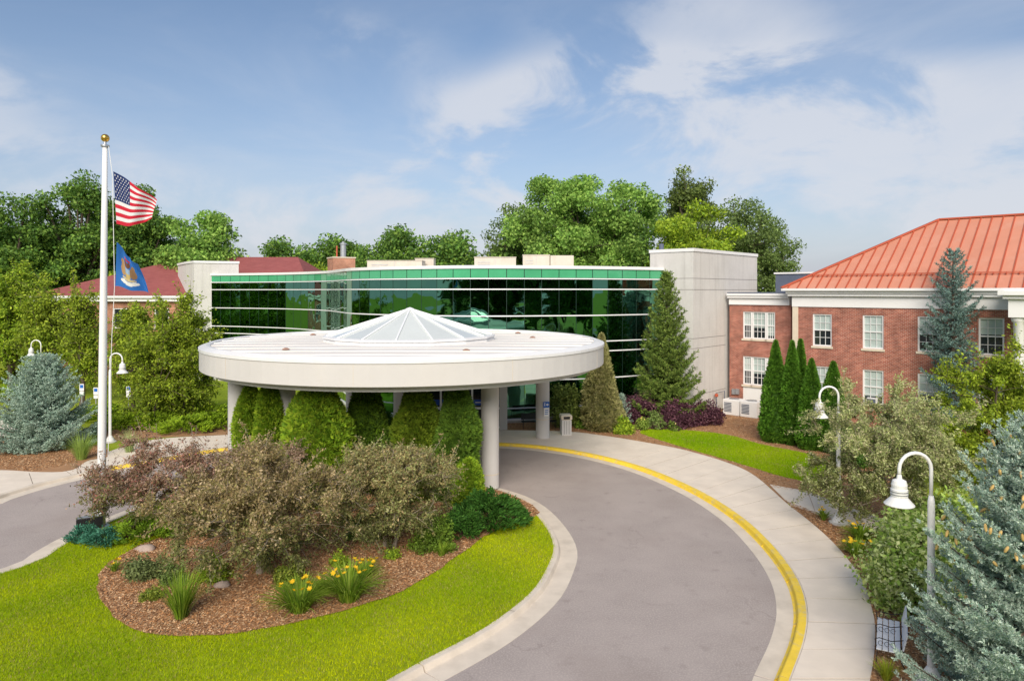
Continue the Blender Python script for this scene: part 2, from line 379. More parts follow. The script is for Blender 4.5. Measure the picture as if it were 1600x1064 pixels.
# walk slabs
ci = catmull(inn, 12); co = catmull(outw, 12)
Lc = np.r_[0, np.cumsum(np.linalg.norm(np.diff((ci+co)/2, axis=0), axis=1))]
ns = int(Lc[-1]/1.5); tt = np.linspace(0, Lc[-1], ns+1)
def at_arc(C, t): return np.array([np.interp(t, Lc, C[:,0]), np.interp(t, Lc, C[:,1])])
walk = tag(bpy.data.objects.new('pavement', None), kind='structure'); COL.objects.link(walk)
_u = (co-ci)/np.linalg.norm(co-ci,axis=1)[:,None]
obj('joint_bed', MB().add([(*p,.1365) for p in ci+_u*.03]+[(*p,.1365) for p in co-_u*.02], [(k,k+1,len(ci)+k+1,len(ci)+k) for k in range(len(ci)-1)]), M['dirt'], walk)
for k in range(ns):
    ts = np.linspace(tt[k]+.014, tt[k+1]-.014, 4)
    a = [at_arc(ci, t) for t in ts]; b = [at_arc(co, t) for t in ts]
    a = [p+(q-p)/np.linalg.norm(q-p)*.032 for p, q in zip(a, b)]
    w = np.linalg.norm(b[1]-a[1]); parts = 1 if w < 5.2 else 2
    for j in range(parts):
        u0, u1 = j/parts, (j+1)/parts; g = .012/w
        lo = [p+(q-p)*(u0+(g if j else 0)) for p, q in zip(a, b)]; hi = [p+(q-p)*(u1-g) for p, q in zip(a, b)]
        pts = [tuple(p) for p in lo]+[tuple(p) for p in hi[::-1]]
        obj('slab', MB().poly(pts, .05, .145+R.uniform(-.003,.003)), M['concrete_walk'], walk)
# branch path towards the brick wing
bp0 = [G(1202,757),G(1262,768),G(1320,790),G(1390,815)]; bp1 = [G(1234,789),G(1275,803),G(1316,820),G(1360,838)]
path = tag(bpy.data.objects.new('branch_path', None), kind='structure'); COL.objects.link(path)
for k in range(3):
    a0,a1,b0,b1 = (np.array(q) for q in (bp0[k],bp0[k+1],bp1[k],bp1[k+1]))
    obj('slab', MB().poly([tuple(a0+(a1-a0)*.01),tuple(a1-(a1-a0)*.01),tuple(b1-(b1-b0)*.01),tuple(b0+(b1-b0)*.01)], .05, .142), M['concrete_walk'], path)
# concrete apron and path at the far left
ap = tag(bpy.data.objects.new('entrance_apron', None), kind='structure'); COL.objects.link(ap)
for k in range(4):
    x0, x1 = -26-k*3.0, -23.05-k*3.0
    obj('slab', MB().box(x0+.01, x1, 33.2, 34.9, .05, .146), M['concrete_walk'], ap)
obj('slab', MB().poly([(-60,45.0),(-33,47.5),(-29.5,44.6),(-31,41.6),(-60,41)], .05, .14), M['concrete_walk'], ap)

# planting island
isl_px = [(690,1064),(800,1000),(870,940),(895,895),(902,860),(885,825),(850,790),(803,768),(720,750),(600,740),(480,740),(360,748),(270,768),(120,828),(60,858),(0,888)]
isl = [G(x,y,.02) for x,y in isl_px]+[(-19.5,18.5),(-19,14.5),(-14,11.5),(-8,11.3),(-4,13.2)]
ISL = resample(catmull(isl, 10, True), .6, True)
if not isccw(ISL): ISL = ISL[::-1]
NI = normals(ISL, True)          # left = inside
isl_in = ISL+NI*.80
kr2 = tag(bpy.data.objects.new('island_kerb', None), kind='structure'); COL.objects.link(kr2)
kerb_run(kr2, ISL, NI, True, 6, [(0,-.1),(0,.006),(.55,.014),(.58,.02),(.64,.14),(.67,.15),(.82,.15),(.82,-.1)], None, None)
tag(obj('island_lawn', MB().poly([tuple(p) for p in isl_in], .13), M['grass']), kind='structure')
bed_px = [(152,918),(166,885),(212,856),(262,838),(330,812),(360,752),(480,744),(600,744),(720,754),(800,774),(840,797),(832,808),(770,830),(700,880),(640,917),(560,947),(470,970),(390,986),(300,994),(230,990),(180,965)]
BED = resample(catmull([G(x,y,.14) for x,y in bed_px], 8, True), .5, True)
_r = np.random.default_rng(4); BED = BED+_r.normal(0,.035,BED.shape)
def mulch_sheet(name, P, z):
    return tag(obj(name, MB().poly([tuple(p) for p in P], z), M['mulch']), kind='structure')
mulch_sheet('island_mulch_bed', BED, .155)
m2 = [G(*p) for p in [(786,652),(880,652),(940,650),(1000,645),(1138,640),(1230,655),(1330,675),(1420,735),(1400,818),(1325,794),(1258,770),(1195,760),(1150,737),(1070,710),(990,694),(925,684),(860,678),(786,676)]]
mulch_sheet('border_mulch_bed', m2, .132)
lawn_px = [(1000,676),(1040,671),(1130,679),(1190,695),(1275,714),(1305,742),(1288,757),(1230,747),(1150,723),(1060,697)]
LAWN = resample(catmull([G(*p) for p in lawn_px], 8, True), .4, True); LAWN = LAWN+_r.normal(0,.025,LAWN.shape)
tag(obj('border_lawn', MB().poly([tuple(p) for p in LAWN], .139), M['grass']), kind='structure')
m3 = [G(*p) for p in [(1226,782),(1272,800),(1314,817),(1362,834),(1440,845),(1560,940),(1640,1180),(1310,1180),(1345,1064),(1355,1000),(1350,955),(1328,897),(1278,839)]]
mulch_sheet('roadside_mulch_bed', m3, .134)
mulch_sheet('path_side_mulch', [G(*p) for p in [(1195,748),(1262,758),(1330,778),(1410,806),(1420,850),(1340,842),(1290,826),(1220,790)]], .129)
tag(obj('added_street', MB().box(-200,200,-19,-9,.0,.126), M['asphalt']), kind='structure')  # unseen asphalt strip added behind the camera to grey the glass reflections
m4 = [G(*p) for p in [(-140,682),(0,686),(95,692),(160,698),(168,714),(138,720),(110,736),(60,738),(0,735),(-140,734)]]
M4 = resample(catmull(m4, 6, True), .5, True)
mulch_sheet('spruce_mulch_bed', M4, .151)
m5 = [G(*p) for p in [(150,664),(380,664),(372,679),(240,684),(165,690)]]
mulch_sheet('juniper_mulch_bed', m5, .133)

# scattered cover: grass blades and bark chips
def inside(P, X):
    P = np.asarray(P); res = np.zeros(len(X), bool); j = len(P)-1
    for i in range(len(P)):
        a, b = P[i], P[j]; c = (a[1] > X[:,1]) != (b[1] > X[:,1])
        with np.errstate(divide='ignore', invalid='ignore'): xi = (b[0]-a[0])*(X[:,1]-a[1])/(b[1]-a[1])+a[0]
        res ^= c & (X[:,0] < xi); j = i
    return res
def from_arrays(name, V, faces_n, loops, mat_, colors=None):
    """V (n,3), loops flat int array, faces_n verts per face"""
    me = bpy.data.meshes.new(name); nf = len(loops)//faces_n
    me.vertices.add(len(V)); me.vertices.foreach_set('co', np.ascontiguousarray(V, np.float32).ravel())
    me.loops.add(len(loops)); me.loops.foreach_set('vertex_index', np.asarray(loops, np.int32))
    me.polygons.add(nf); me.polygons.foreach_set('loop_start', np.arange(0, nf*faces_n, faces_n, dtype=np.int32))
    me.update(calc_edges=True)
    if colors is not None:
        a = me.color_attributes.new('Col', 'FLOAT_COLOR', 'POINT')
        a.data.foreach_set('color', np.ascontiguousarray(np.c_[colors, np.ones(len(colors))], np.float32).ravel())
    me.materials.append(mat_); return me
def scatter_in(P, n, rng):
    P = np.asarray(P); lo, hi = P.min(0), P.max(0); out = np.zeros((0,2))
    while len(out) < n:
        X = lo+rng.random((n*2,2))*(hi-lo); out = np.vstack([out, X[inside(P, X)]])
    return out[:n]
def blades(name, XY, z, h, w, rng, c1, c2, patch=.6):
    n = len(XY); a = rng.random(n)*2*np.pi; lean = rng.normal(0,.5,(n,2))*h[:,None]
    dx = np.stack([np.cos(a),np.sin(a)],1)*w[:,None]/2
    V = np.zeros((n,3,3)); V[:,0,:2] = XY-dx; V[:,1,:2] = XY+dx; V[:,2,:2] = XY+lean; V[:,:2,2] = z-.01; V[:,2,2] = z+h
    ph = np.sin(XY[:,0]*patch+1.3*np.sin(XY[:,1]*.5))*np.sin(XY[:,1]*patch*1.2+np.sin(XY[:,0]*.7))*.42+.5+rng.normal(0,.22,n)
    C = np.array(c1)+(np.array(c2)-np.array(c1))*np.clip(ph,0,1)[:,None]
    dry = rng.random(n) < .05+.10*(np.sin(XY[:,0]*1.9+2*np.sin(XY[:,1]*1.1)) > .75); C[dry] = np.array((.52,.46,.14))*rng.uniform(.7,1.1,(int(dry.sum()),1))
    C = C*rng.uniform(.72,1.2,(n,1))
    return from_arrays(name, V.reshape(-1,3), 3, np.arange(n*3), M['blade'], np.repeat(C,3,0))
rng = np.random.default_rng(11)
XY = scatter_in(isl_in+NI*(-.03), 420000, rng); XY = XY[~inside(BED, XY)]
XY = XY[(XY[:,1] > 13.5) & (np.abs(XY[:,0]) < XY[:,1]*.80)]
h = rng.uniform(.03,.075,len(XY)); g = obj('island_grass', blades('island_grass', XY, .13, h, np.full(len(XY),.02), rng, (.27,.43,.004), (.62,.68,.010)))
tag(g, 'short mown yellow green grass round the planting island', 'grass', kind='stuff')
XY = scatter_in(LAWN, 60000, rng); h = rng.uniform(.03,.08,len(XY))
tag(obj('border_grass', blades('border_grass', XY, .139, h, np.full(len(XY),.03), rng, (.22,.42,.005), (.44,.58,.01))), 'short mown grass of the lawn strip before the brick wing', 'grass', kind='stuff')
SW = np.vstack([ci, co[::-1]])
def chips(name, P, z, n, rng, label, excl=None, near=999):
    X = scatter_in(P, n, rng); X = X[~inside(SW, X)]
    if excl is not None: X = X[~inside(excl, X)]
    n = len(X); a = rng.random(n)*2*np.pi; L_ = rng.uniform(.03,.085,n); w = rng.uniform(.012,.03,n)
    u = np.stack([np.cos(a),np.sin(a),rng.normal(0,.25,n)],1)*L_[:,None]/2
    v = np.stack([-np.sin(a),np.cos(a),rng.normal(0,.35,n)],1)*w[:,None]/2
    c = np.c_[X, z+rng.uniform(.004,.03,n)]
    V = np.stack([c-u-v, c+u-v, c+u+v, c-u+v],1).reshape(-1,3)
    t = rng.random(n)[:,None]; C = np.where(t < .6, np.array((.44,.22,.095))*(0.6+.8*rng.random((n,1))), np.where(t < .9, np.array((.64,.43,.25))*(0.75+.5*rng.random((n,1))), np.array((.13,.065,.035))))
    o = obj(name, from_arrays(name, V, 4, np.arange(n*4), M['chip'], np.repeat(C,4,0)))
    tag(o, label, 'mulch', kind='stuff')
chips('island_bark_chips', BED, .155, 110000, rng, 'orange brown bark chips strewn over the planting island bed')
chips('roadside_bark_chips', m3, .134, 30000, rng, 'bark chips along the pavement beside the park bench')
chips('border_bark_chips', m2, .132, 45000, rng, 'bark chips between the pavement and the glass wall', LAWN)
chips('spruce_bark_chips', M4, .151, 30000, rng, 'tan bark chips under the blue spruce left of the flagpole')

# fallen leaves and seams on the asphalt stay in the material
# ------------------------------------------------------------------ glass building
fac = [(10.98,49.65),(5.83,47.1),(2.06,46.2),(-.85,45.65),(-4.15,46.0),(-8.75,48.2),(-11.9,51.0),(-13.6,54.2),(-16.2,59.0),(-20.6,63.3),(-25.0,65.8),(-29.0,67.4),(-32.2,68.4)]
FAC = resample(catmull(fac, 16), 1.2)
NF = normals(FAC, False)
if NF[3,1] > 0: NF = -NF                                  # towards the camera
gb = thing('glass_building', 'curved two storey building faced in green mirror glass with white bands', 'building', (FAC[8][0], FAC[8][1]+1, 0))
def gobj(name, mb, m, smooth=False, parent=gb):
    o = obj(name, mb, m, None, smooth=smooth); o.parent = parent
    o.matrix_parent_inverse = Matrix.Translation(-Vector(gb.location)); return o
levels = [.40,1.12,2.96,4.82,5.50,7.29,9.08,9.80]
ncol = len(FAC)-1
rest = MB()
for c in range(ncol):
    a, b = FAC[c], FAC[c+1]
    left = a[0] < -14.5
    for r in range(7):
        z0, z1 = levels[r]+.05, levels[r+1]-.05
        n2 = (NF[c]+NF[c+1])/2; tl = R.uniform(-.006,.006); tw = R.uniform(-.005,.005)
        q = [(a[0],a[1],z0),(b[0],b[1],z0),(b[0],b[1],z1),(a[0],a[1],z1)]
        e = (b-a)*.012
        off = [tw-tl, -tw-tl, -tw+tl, tw+tl]
        V_ = [(p[0]+n2[0]*o_+(e[0] if i in (0,3) else -e[0]), p[1]+n2[1]*o_+(e[1] if i in (0,3) else -e[1]), p[2]) for i,(p,o_) in enumerate(zip(q,off))]
        if left and r < 2: rest.add(V_, [(0,1,2,3)]); continue
        gobj('glass_pane', MB().add(V_, [(0,1,2,3)]), M['glass'])
    V_ = [(a[0],a[1],9.86),(b[0],b[1],9.86),(b[0],b[1],10.47),(a[0],a[1],10.47)]
    e = (b-a)*.02
    gobj('spandrel_panel', MB().add([(p[0]+(e[0] if i in (0,3) else -e[0]), p[1]+(e[1] if i in (0,3) else -e[1]), p[2]) for i,p in enumerate(V_)], [(0,1,2,3)]), M['spandrel'])
gobj('lower_panes', rest, M['glass'])['kind'] = 'stuff'
for c in range(ncol+1):                                    # thin dark vertical joints
    p = FAC[c]-NF[c]*.05
    t = np.array([-NF[c][1], NF[c][0]])
    w = .018; d = .05
    ps = [p-t*w, p+t*w, p+t*w+NF[c]*(d+.006), p-t*w+NF[c]*(d+.006)]
    gobj('mullion', MB().poly([tuple(x) for x in ps], .3, 10.47), M['mullion'])
def band(z0, z1, d0, d1):
    sgn = 1 if np.dot(normals(FAC, False)[3], NF[3]) > 0 else -1
    return ribbon(FAC, [(sgn*d0,z0),(sgn*d1,z0),(sgn*d1,z1),(sgn*d0,z1),(sgn*d0,z0)])
for z in levels[1:]: gobj('white_band', band(z-.036, z+.036, -.02, .06), M['alu'])
gobj('sill_band', band(.30,.42,-.05,.10), M['alu'])
gobj('plinth', band(.0,.30,-.1,.02), M['concrete'])
gobj('coping', band(10.47,10.68,-.35,.10), M['trim'])
gobj('backing_wall', band(.0,10.46,-.30,-.08), M['mullion'])
bk = [tuple(p) for p in (FAC-NF*.33)]
back = bk+[(-33,82),(8,82),(19.5,57.5),(13.2,51.8)]
gobj('roof', MB().poly(back, 9.6, 10.15), M['roofmem'])
gobj('rear_wall', MB().poly([bk[-1],(-33,82),(8,82),(19.5,57.5),(13.2,51.8),(12,56),(6,80),(-31,80)], .1, 10.3), M['concrete'])

def rooftop(name, label, x, y, w, d, z0, z1, rz, cat='rooftop unit', grille=True):
    t = thing(name, label, cat, (x,y,10.15), rz)
    obj('casing', MB().box(-w/2,w/2,-d/2,d/2,z0,z1,.03), M['hvac'], t)
    if grille:
        for i in range(5): obj('louvre', MB().box(-w*.42,-w*.12,-d/2-.03,-d/2+.02,z0+(z1-z0)*(.25+.12*i),z0+(z1-z0)*(.25+.12*i)+.05), M['steel'], t)
        obj('lid', MB().box(-w/2-.04,w/2+.04,-d/2-.04,d/2+.04,z1,z1+.05), M['hvac'], t)
        obj('panel_seam', MB().box(-.015,.015,-d/2-.012,-d/2+.01,z0+.05,z1-.05), M['steel'], t)
        obj('access_panel', MB().box(w*.15,w*.38,-d/2-.02,-d/2+.01,z0+.15,z1-.15,.01), M['hvac'], t)
    return t
rooftop('rooftop_air_unit','long low beige rooftop air unit right of the brick chimney', -9.8, 58, 4.6, 1.8, 0, 1.32, -.03)
rooftop('rooftop_air_unit','taller beige rooftop air unit left of the widest one', -1.4, 57, 3.4, 2.2, 0, 1.55, .02)
rooftop('rooftop_air_unit','grey louvred rooftop unit in the middle of the right cluster', 2.0, 57.4, 2.2, 2.4, 0, 1.75, 0)
rooftop('rooftop_air_unit','pale beige box rooftop unit at the right end of the cluster', 4.1, 57, 1.9, 2.2, 0, 1.72, 0, grille=False)
rooftop('rooftop_air_unit','small grey rooftop unit behind the skylight apex', -7.6, 60, 1.6, 1.6, 0, 1.6, 0)
ch = thing('chimney', 'square brick chimney with a galvanised flue on the glass building roof', 'chimney', (-15.5,62,10.15), .5)
obj('stack', MB().box(-1.0,1.0,-1.0,1.0,-.2,1.75), M['brick2'], ch); obj('cap', MB().box(-1.06,1.06,-1.06,1.06,1.75,1.85), M['limestone'], ch)
obj('flue', MB().lathe([(.26,1.85),(.26,3.0),(.33,3.02),(.33,3.12),(.12,3.2),(.12,3.3)],16,(.15,-.1),False,True), M['steel'], ch)
obj('vent_pipe', MB().lathe([(.07,1.85),(.07,2.9)],8,(-.35,.2),False,True), M['redseam'], ch)

# ------------------------------------------------------------------ concrete stair tower (right) and its twin (left)
PC = np.array((12.75,48.0)); d1 = np.array(D1); b1 = np.array(B1)
def ob(p0, s0, s1, t0, t1, z0, z1):
    """box: s along d1, t along b1 from p0"""
    c = [p0+d1*s0+b1*t0, p0+d1*s1+b1*t0, p0+d1*s1+b1*t1, p0+d1*s0+b1*t1]
    return MB().poly([tuple(q) for q in c], z0, z1)
tw = thing('concrete_tower', 'tall grey concrete stair tower between the glass wall and brick wing', 'tower')
obj('shaft', ob(PC,-3.5,0,0,10.7,.0,11.75), M['concrete'], tw)
obj('parapet_cap', ob(PC,-3.56,.06,-.06,10.76,11.75,11.98), M['trim'], tw)
for z in (9.05,9.85,5.6,4.9,1.6): 
    obj('joint_line', ob(PC,-.01,.012,.0,10.7 if z > 9 else 5.0,z,z+.025), M['room'], tw)
    obj('joint_line', ob(PC,-3.5,0,-.012,.01,z,z+.025), M['room'], tw)
obj('vent', MB().lathe([(.18,11.9),(.18,12.5)],10,(11.2,51.2),False,True), M['slate'], tw)
PL = np.array((-31.2,67.0))
tl = thing('concrete_tower', 'grey concrete block at the far left end of the glass wall', 'tower')
obj('shaft', MB().poly([tuple(PL),(PL[0]+3.7,PL[1]+1.7),(PL[0]-1.0,PL[1]+9),(PL[0]-5,PL[1]+7),(PL[0]-2.05,PL[1]+2.6)], 0, 11.7), M['concrete'], tl)
obj('parapet_cap', MB().poly([(PL[0],PL[1]-.08),(PL[0]+3.8,PL[1]+1.66),(PL[0]-1.0,PL[1]+9.1),(PL[0]-5.1,PL[1]+7),(PL[0]-2.12,PL[1]+2.55)], 11.7, 11.92), M['trim'], tl)

# ------------------------------------------------------------------ brick wing with the coral metal roof (right)
bw = thing('brick_wing', 'two storey red brick wing with coral metal roof and white cornice', 'building')
W0 = np.array((19.5,47.3)); LEN = 24.0; DEP = 14.6
openings = []
Q0 = np.array((16.37,51.4))
def wall_with_holes(p0, L, z0, z1, holes, th=.35):
    """front wall strip along d1 with rectangular holes, built from jamb-to-jamb pieces"""
    mb = MB(); xs = sorted({0, L, *[h_[0] for h_ in holes], *[h_[1] for h_ in holes]}); zs = sorted({z0, z1, *[h_[2] for h_ in holes], *[h_[3] for h_ in holes]})
    def solid(x, z): return not any(h_[0] < x < h_[1] and h_[2] < z < h_[3] for h_ in holes)
    def pt(x, t, z): q = p0+d1*x+b1*t; return (q[0], q[1], z)
    for i in range(len(xs)-1):
        for k in range(len(zs)-1):
            if solid((xs[i]+xs[i+1])/2, (zs[k]+zs[k+1])/2):
                mb.quad(pt(xs[i],0,zs[k]), pt(xs[i+1],0,zs[k]), pt(xs[i+1],0,zs[k+1]), pt(xs[i],0,zs[k+1]))
    for a,b_,c,d in holes:
        mb.quad(pt(a,0,c),pt(a,0,d),pt(a,th,d),pt(a,th,c)); mb.quad(pt(b_,0,d),pt(b_,0,c),pt(b_,th,c),pt(b_,th,d))
        mb.quad(pt(a,0,d),pt(b_,0,d),pt(b_,th,d),pt(a,th,d)); mb.quad(pt(a,0,c),pt(a,th,c),pt(b_,th,c),pt(b_,0,c))
    return mb
def lb(p0, s0, s1, t0, t1, z0, z1): return ob(p0, s0, s1, t0, t1, z0, z1)
def wquad(p0, s0, s1, t, z0, z1):
    a, b = p0+d1*s0+b1*t, p0+d1*s1+b1*t
    return MB().quad((a[0],a[1],z0),(b[0],b[1],z0),(b[0],b[1],z1),(a[0],a[1],z1))
def window(p0, s0, s1, z0, z1, cols, rows, state, split=True, sill=True):
    w = obj('window', lb(p0, s0, s0+.09, .06, .20, z0, z1), M['trim'], bw)
    obj('frame', lb(p0, s1-.09, s1, .06, .20, z0, z1), M['trim'], w)
    obj('frame', lb(p0, s0+.09, s1-.09, .06, .20, z1-.09, z1), M['trim'], w)
    obj('frame', lb(p0, s0+.09, s1-.09, .06, .20, z0, z0+.09), M['trim'], w)
    mid = (z0+z1)/2
    obj('meeting_rail', lb(p0, s0+.09, s1-.09, .09, .18, mid-.035, mid+.035), M['trim'], w)
    n = cols
    for i in range(1, n): x = s0+.09+(s1-s0-.18)*i/n; obj('glazing_bar', lb(p0, x-.014, x+.014, .115, .15, z0+.09, z1-.09), M['trim'], w)
    for i in range(1, rows):
        if i*2 == rows: continue
        z = z0+.09+(z1-z0-.18)*i/rows; obj('glazing_bar', lb(p0, s0+.09, s1-.09, .115, .15, z-.014, z+.014), M['trim'], w)
    zs_ = z0+.09+(z1-z0-.18)*(1-state)
    if state > 0: obj('upper_pane', wquad(p0, s0+.09, s1-.09, .16, zs_, z1-.09), M['blindglass'], w)
    if state < 1: obj('lower_pane', wquad(p0, s0+.09, s1-.09, .16, z0+.09, zs_), M['darkglass'], w)
    if sill: obj('sill', lb(p0, s0-.08, s1+.08, -.07, .12, z0-.14, z0-.002), M['limestone'], w)
    return w
wg = bpy.data.materials.new('clear_window_glass'); wg.use_nodes = True
_N, _L = wg.node_tree.nodes, wg.node_tree.links; _N.remove(_N['Principled BSDF'])
_t = _N.new('ShaderNodeBsdfTransparent'); _t.inputs[0].default_value = (.8,.86,.84,1); _g = _N.new('ShaderNodeBsdfGlossy'); _g.inputs['Roughness'].default_value = .03
_x = _N.new('ShaderNodeMixShader'); _f = _N.new('ShaderNodeFresnel'); _f.inputs[0].default_value = 1.9
_L.new(_f.outputs[0], _x.inputs[0]); _L.new(_t.outputs[0], _x.inputs[1]); _L.new(_g.outputs[0], _x.inputs[2]); _L.new(_x.outputs[0], _N['Material Output'].inputs[0])
M['winglass'] = wg
# main front
main_s = [1.9+3.14*k for k in range(7)]
holes = []
for k, s in enumerate(main_s):
    holes.append((s-.62, s+.62, 5.25, 7.42)); holes.append((s-.62, s+.62, 1.70, 3.90))
obj('front_wall', wall_with_holes(W0, LEN, .0, 7.89, holes), M['brick'], bw)
obj('body', lb(W0, .36, LEN, .6, DEP, .0, 8.0), M['brick'], bw)
obj('end_wall', lb(W0, 0, .35, .002, DEP, .0, 7.888), M['brick'], bw)
st_up = [.52,1.0,.5,.45,.3,.6,.5]; st_lo = [1.0,.8,.6,.4,.5,.5,.5]
for k, s in enumerate(main_s):
    window(W0, s-.62, s+.62, 5.25, 7.42, 3, 4, st_up[k]); window(W0, s-.62, s+.62, 1.70, 3.90, 3, 4, st_lo[k])
obj('corner_quoin', lb(W0, -.06, .32, -.05, .4, .1, 7.89), M['limestone'], bw)
# low link section at the left
holesL = [(1.05,3.45,5.45,7.45),(1.05,3.45,2.05,4.15),(1.05,3.45,.95,2.0)]
obj('front_wall', wall_with_holes(Q0, 4.6, .0, 7.95, holesL), M['brick'], bw)
obj('body', lb(Q0, .0, 4.6, .6, 8, .0, 8.0), M['brick'], bw)
for (z0, z1) in ((5.45,7.45),(2.05,4.15)):
    window(Q0, 1.05, 1.72, z0, z1, 3, 4, .5); window(Q0, 1.74, 2.78, z0, z1, 3, 4, .6); window(Q0, 2.80, 3.45, z0, z1, 3, 4, .9)
obj('infill_panel', lb(Q0, 1.05, 3.45, .04, .2, .95, 2.0), M['trim'], bw)
obj('entablature', lb(Q0, -.0, 4.5, -.10, 6, 7.95, 8.45), M['trim'], bw)
obj('cornice', lb(Q0, -.05, 4.5, -.28, 6, 8.45, 8.62), M['trim'], bw); obj('cornice', lb(Q0, -.05, 4.5, -.36, 6, 8.62, 8.78), M['trim'], bw)
obj('flat_roof', lb(Q0, -.05, 4.4, -.3, 9, 8.78, 8.86), M['slate'], bw)
obj('penthouse', ob(Q0, 1.4, 4.6, 5.2, 9, 8.86, 10.3), M['slate'], bw); obj('penthouse_cap', ob(Q0, 1.3, 4.7, 5.1, 9.1, 10.3, 10.42), M['trim'], bw)
# main entablature and cornice
obj('entablature', lb(W0, -.08, LEN, -.08, DEP+.08, 7.89, 8.62), M['trim'], bw)
obj('cornice', lb(W0, -.3, LEN, -.3, DEP+.3, 8.62, 8.80), M['trim'], bw); obj('cornice', lb(W0, -.40, LEN, -.40, DEP+.40, 8.80, 8.98), M['trim'], bw)
obj('gutter', lb(W0, -.62, LEN, -.62, DEP+.62, 8.98, 9.14), M['trim'], bw)
OV = .60; HALF = DEP/2+OV; ZE, ZR = 9.14, 13.9
def rp(s, t, z): q = W0+d1*s+b1*t; return (q[0], q[1], z)
rf = obj('roof', MB().add([rp(-OV,-OV,ZE), rp(LEN,-OV,ZE), rp(LEN,HALF-OV,ZR), rp(HALF-OV,HALF-OV,ZR), rp(-OV,DEP+OV,ZE), rp(LEN,DEP+OV,ZE)],
     [(0,1,2,3),(4,0,3),(5,4,3,2),(1,5,2)]), M['redroof'], bw)
sl = (ZR-ZE)/HALF
def strip(a, b, w, hgt):
    a, b = Vector(a), Vector(b); t = (b-a).normalized(); sd = t.cross(Vector((0,0,1))).normalized()*w/2; up = sd.cross(t).normalized()*hgt
    if up.z < 0: up = -up
    return MB().add([a-sd,a+sd,a+sd+up,a-sd+up,b-sd,b+sd,b+sd+up,b-sd+up],[(0,1,2,3),(5,4,7,6),(3,2,6,7),(0,3,7,4),(1,5,6,2),(0,4,5,1)])
s = -OV+.45
while s < LEN-.2:                                        # seams on the front slope
    run = min(HALF, s+OV)
    obj('seam', strip(rp(s,-OV,ZE), rp(s,-OV+run,ZE+sl*run), .07, .06), M['redseam'], rf); s += .62
t = -OV+.5
while t < DEP+OV-.3:                                     # seams on the hip end
    run = min(t+OV, DEP+OV-t)
    obj('seam', strip(rp(-OV,t,ZE), rp(-OV+run,t,ZE+sl*run), .07, .06), M['redseam'], rf); t += .62
obj('hip_cap', strip(rp(-OV,-OV,ZE+.02), rp(HALF-OV,HALF-OV,ZR+.02), .26, .10), M['redseam'], rf)
obj('ridge_cap', strip(rp(HALF-OV,HALF-OV,ZR+.01), rp(LEN,HALF-OV,ZR+.01), .3, .11), M['redseam'], rf)
r0 = 1.25
for off in (0, .13):
    obj('snow_guard_rail', strip(rp(-OV+r0+.3,-OV+r0+off,ZE+sl*(r0+off)+.10), rp(LEN,-OV+r0+off,ZE+sl*(r0+off)+.10), .035, .04), M['redseam'], rf)
s = -OV+r0+.45
while s < LEN:
    obj('snow_guard_clip', strip(rp(s,-OV+r0-.03,ZE+sl*r0+.03), rp(s,-OV+r0+.17,ZE+sl*(r0+.17)+.03), .05, .10), M['redseam'], rf); s += .31
# porch at the right edge
PP = np.array((26.85,36.95))
pw = obj('porch', ob(PP, 0, 9, 0, 3.6, 7.55, 8.55), M['trim'], bw)
obj('porch_cornice', ob(PP, -.22, 9, -.22, 3.8, 8.55, 8.75), M['trim'], pw); obj('porch_cornice', ob(PP, -.42, 9, -.42, 3.9, 8.75, 8.98), M['trim'], pw)
obj('porch_floor', ob(PP, -.3, 9, -.3, 3.4, .1, .55), M['limestone'], pw)
for s_ in (.42,1.5,4.4,5.5,8.2):
    q = PP+d1*s_+b1*.45
    obj('column', MB().lathe([(.36,.55),(.36,.72),(.30,.78),(.29,3),(.25,7.25),(.33,7.33),(.35,7.40),(.35,7.56)],20,tuple(q)), M['trim'], pw, smooth=True)

# window air conditioner, wall boxes, condensers, gas pipe
acs = thing('window_air_conditioner', 'small white air conditioner hung in a lower brick wing window', 'air conditioner')
sA = main_s[1]
obj('case', lb(W0, sA-.30, sA+.28, -.32, .05, 1.72, 2.12), M['white'], acs)
obj('grille', lb(W0, sA-.26, sA+.24, -.335, -.32, 1.76, 2.08), M['slate'], acs); obj('bracket', lb(W0, sA-.02, sA+.02, -.25, .0, 1.3, 1.72), M['steel'], acs)
bxs = thing('electrical_box', 'pair of grey electrical boxes on the brick beside the white panel', 'electrical box')
obj('box', lb(Q0, .25,.5,-.16,.0,1.25,1.65), M['steel'], bxs); obj('box', lb(Q0, .54,.8,-.18,.0,1.28,1.68), M['steel'], bxs)
def condenser(s0, s1, label):
    p0 = Q0-b1*2.6
    t = thing('condenser_unit', label, 'air conditioner', (*(p0+d1*(s0+s1)/2+b1*.5), .13), WROT, 'air condensers by the brick link')
    w = s1-s0
    obj('casing', MB().box(-w/2,w/2,-.55,.5,.0,1.12,.04), M['white'], t)
    for i in range(7): obj('louvre', MB().box(-w/2+.1,w/2-.55,-.575,-.545,.25+.1*i,.30+.1*i), M['slate'], t)
    obj('fan_guard', MB().lathe([(.36,1.125),(.36,1.16),(.05,1.17)],20,(0,0),False,True), M['steel'], t)
    obj('pad', MB().box(-w/2-.06,w/2+.06,-.6,.56,-.05,.0), M['concrete'], t)
condenser(.75,1.95,'white air condenser with louvres, the one nearer the concrete tower')
condenser(2.05,3.25,'white air condenser with louvres, the one nearer the tall arborvitae')
gp = thing('gas_pipe', 'thin pipe loop with a red valve at the foot of the concrete tower', 'pipe')
g0 = PC+b1*3.0+d1*.25; gx = [(*g0,.1),(*g0,1.5),(*(g0+b1*1.3),1.5),(*(g0+b1*1.3),.1)]
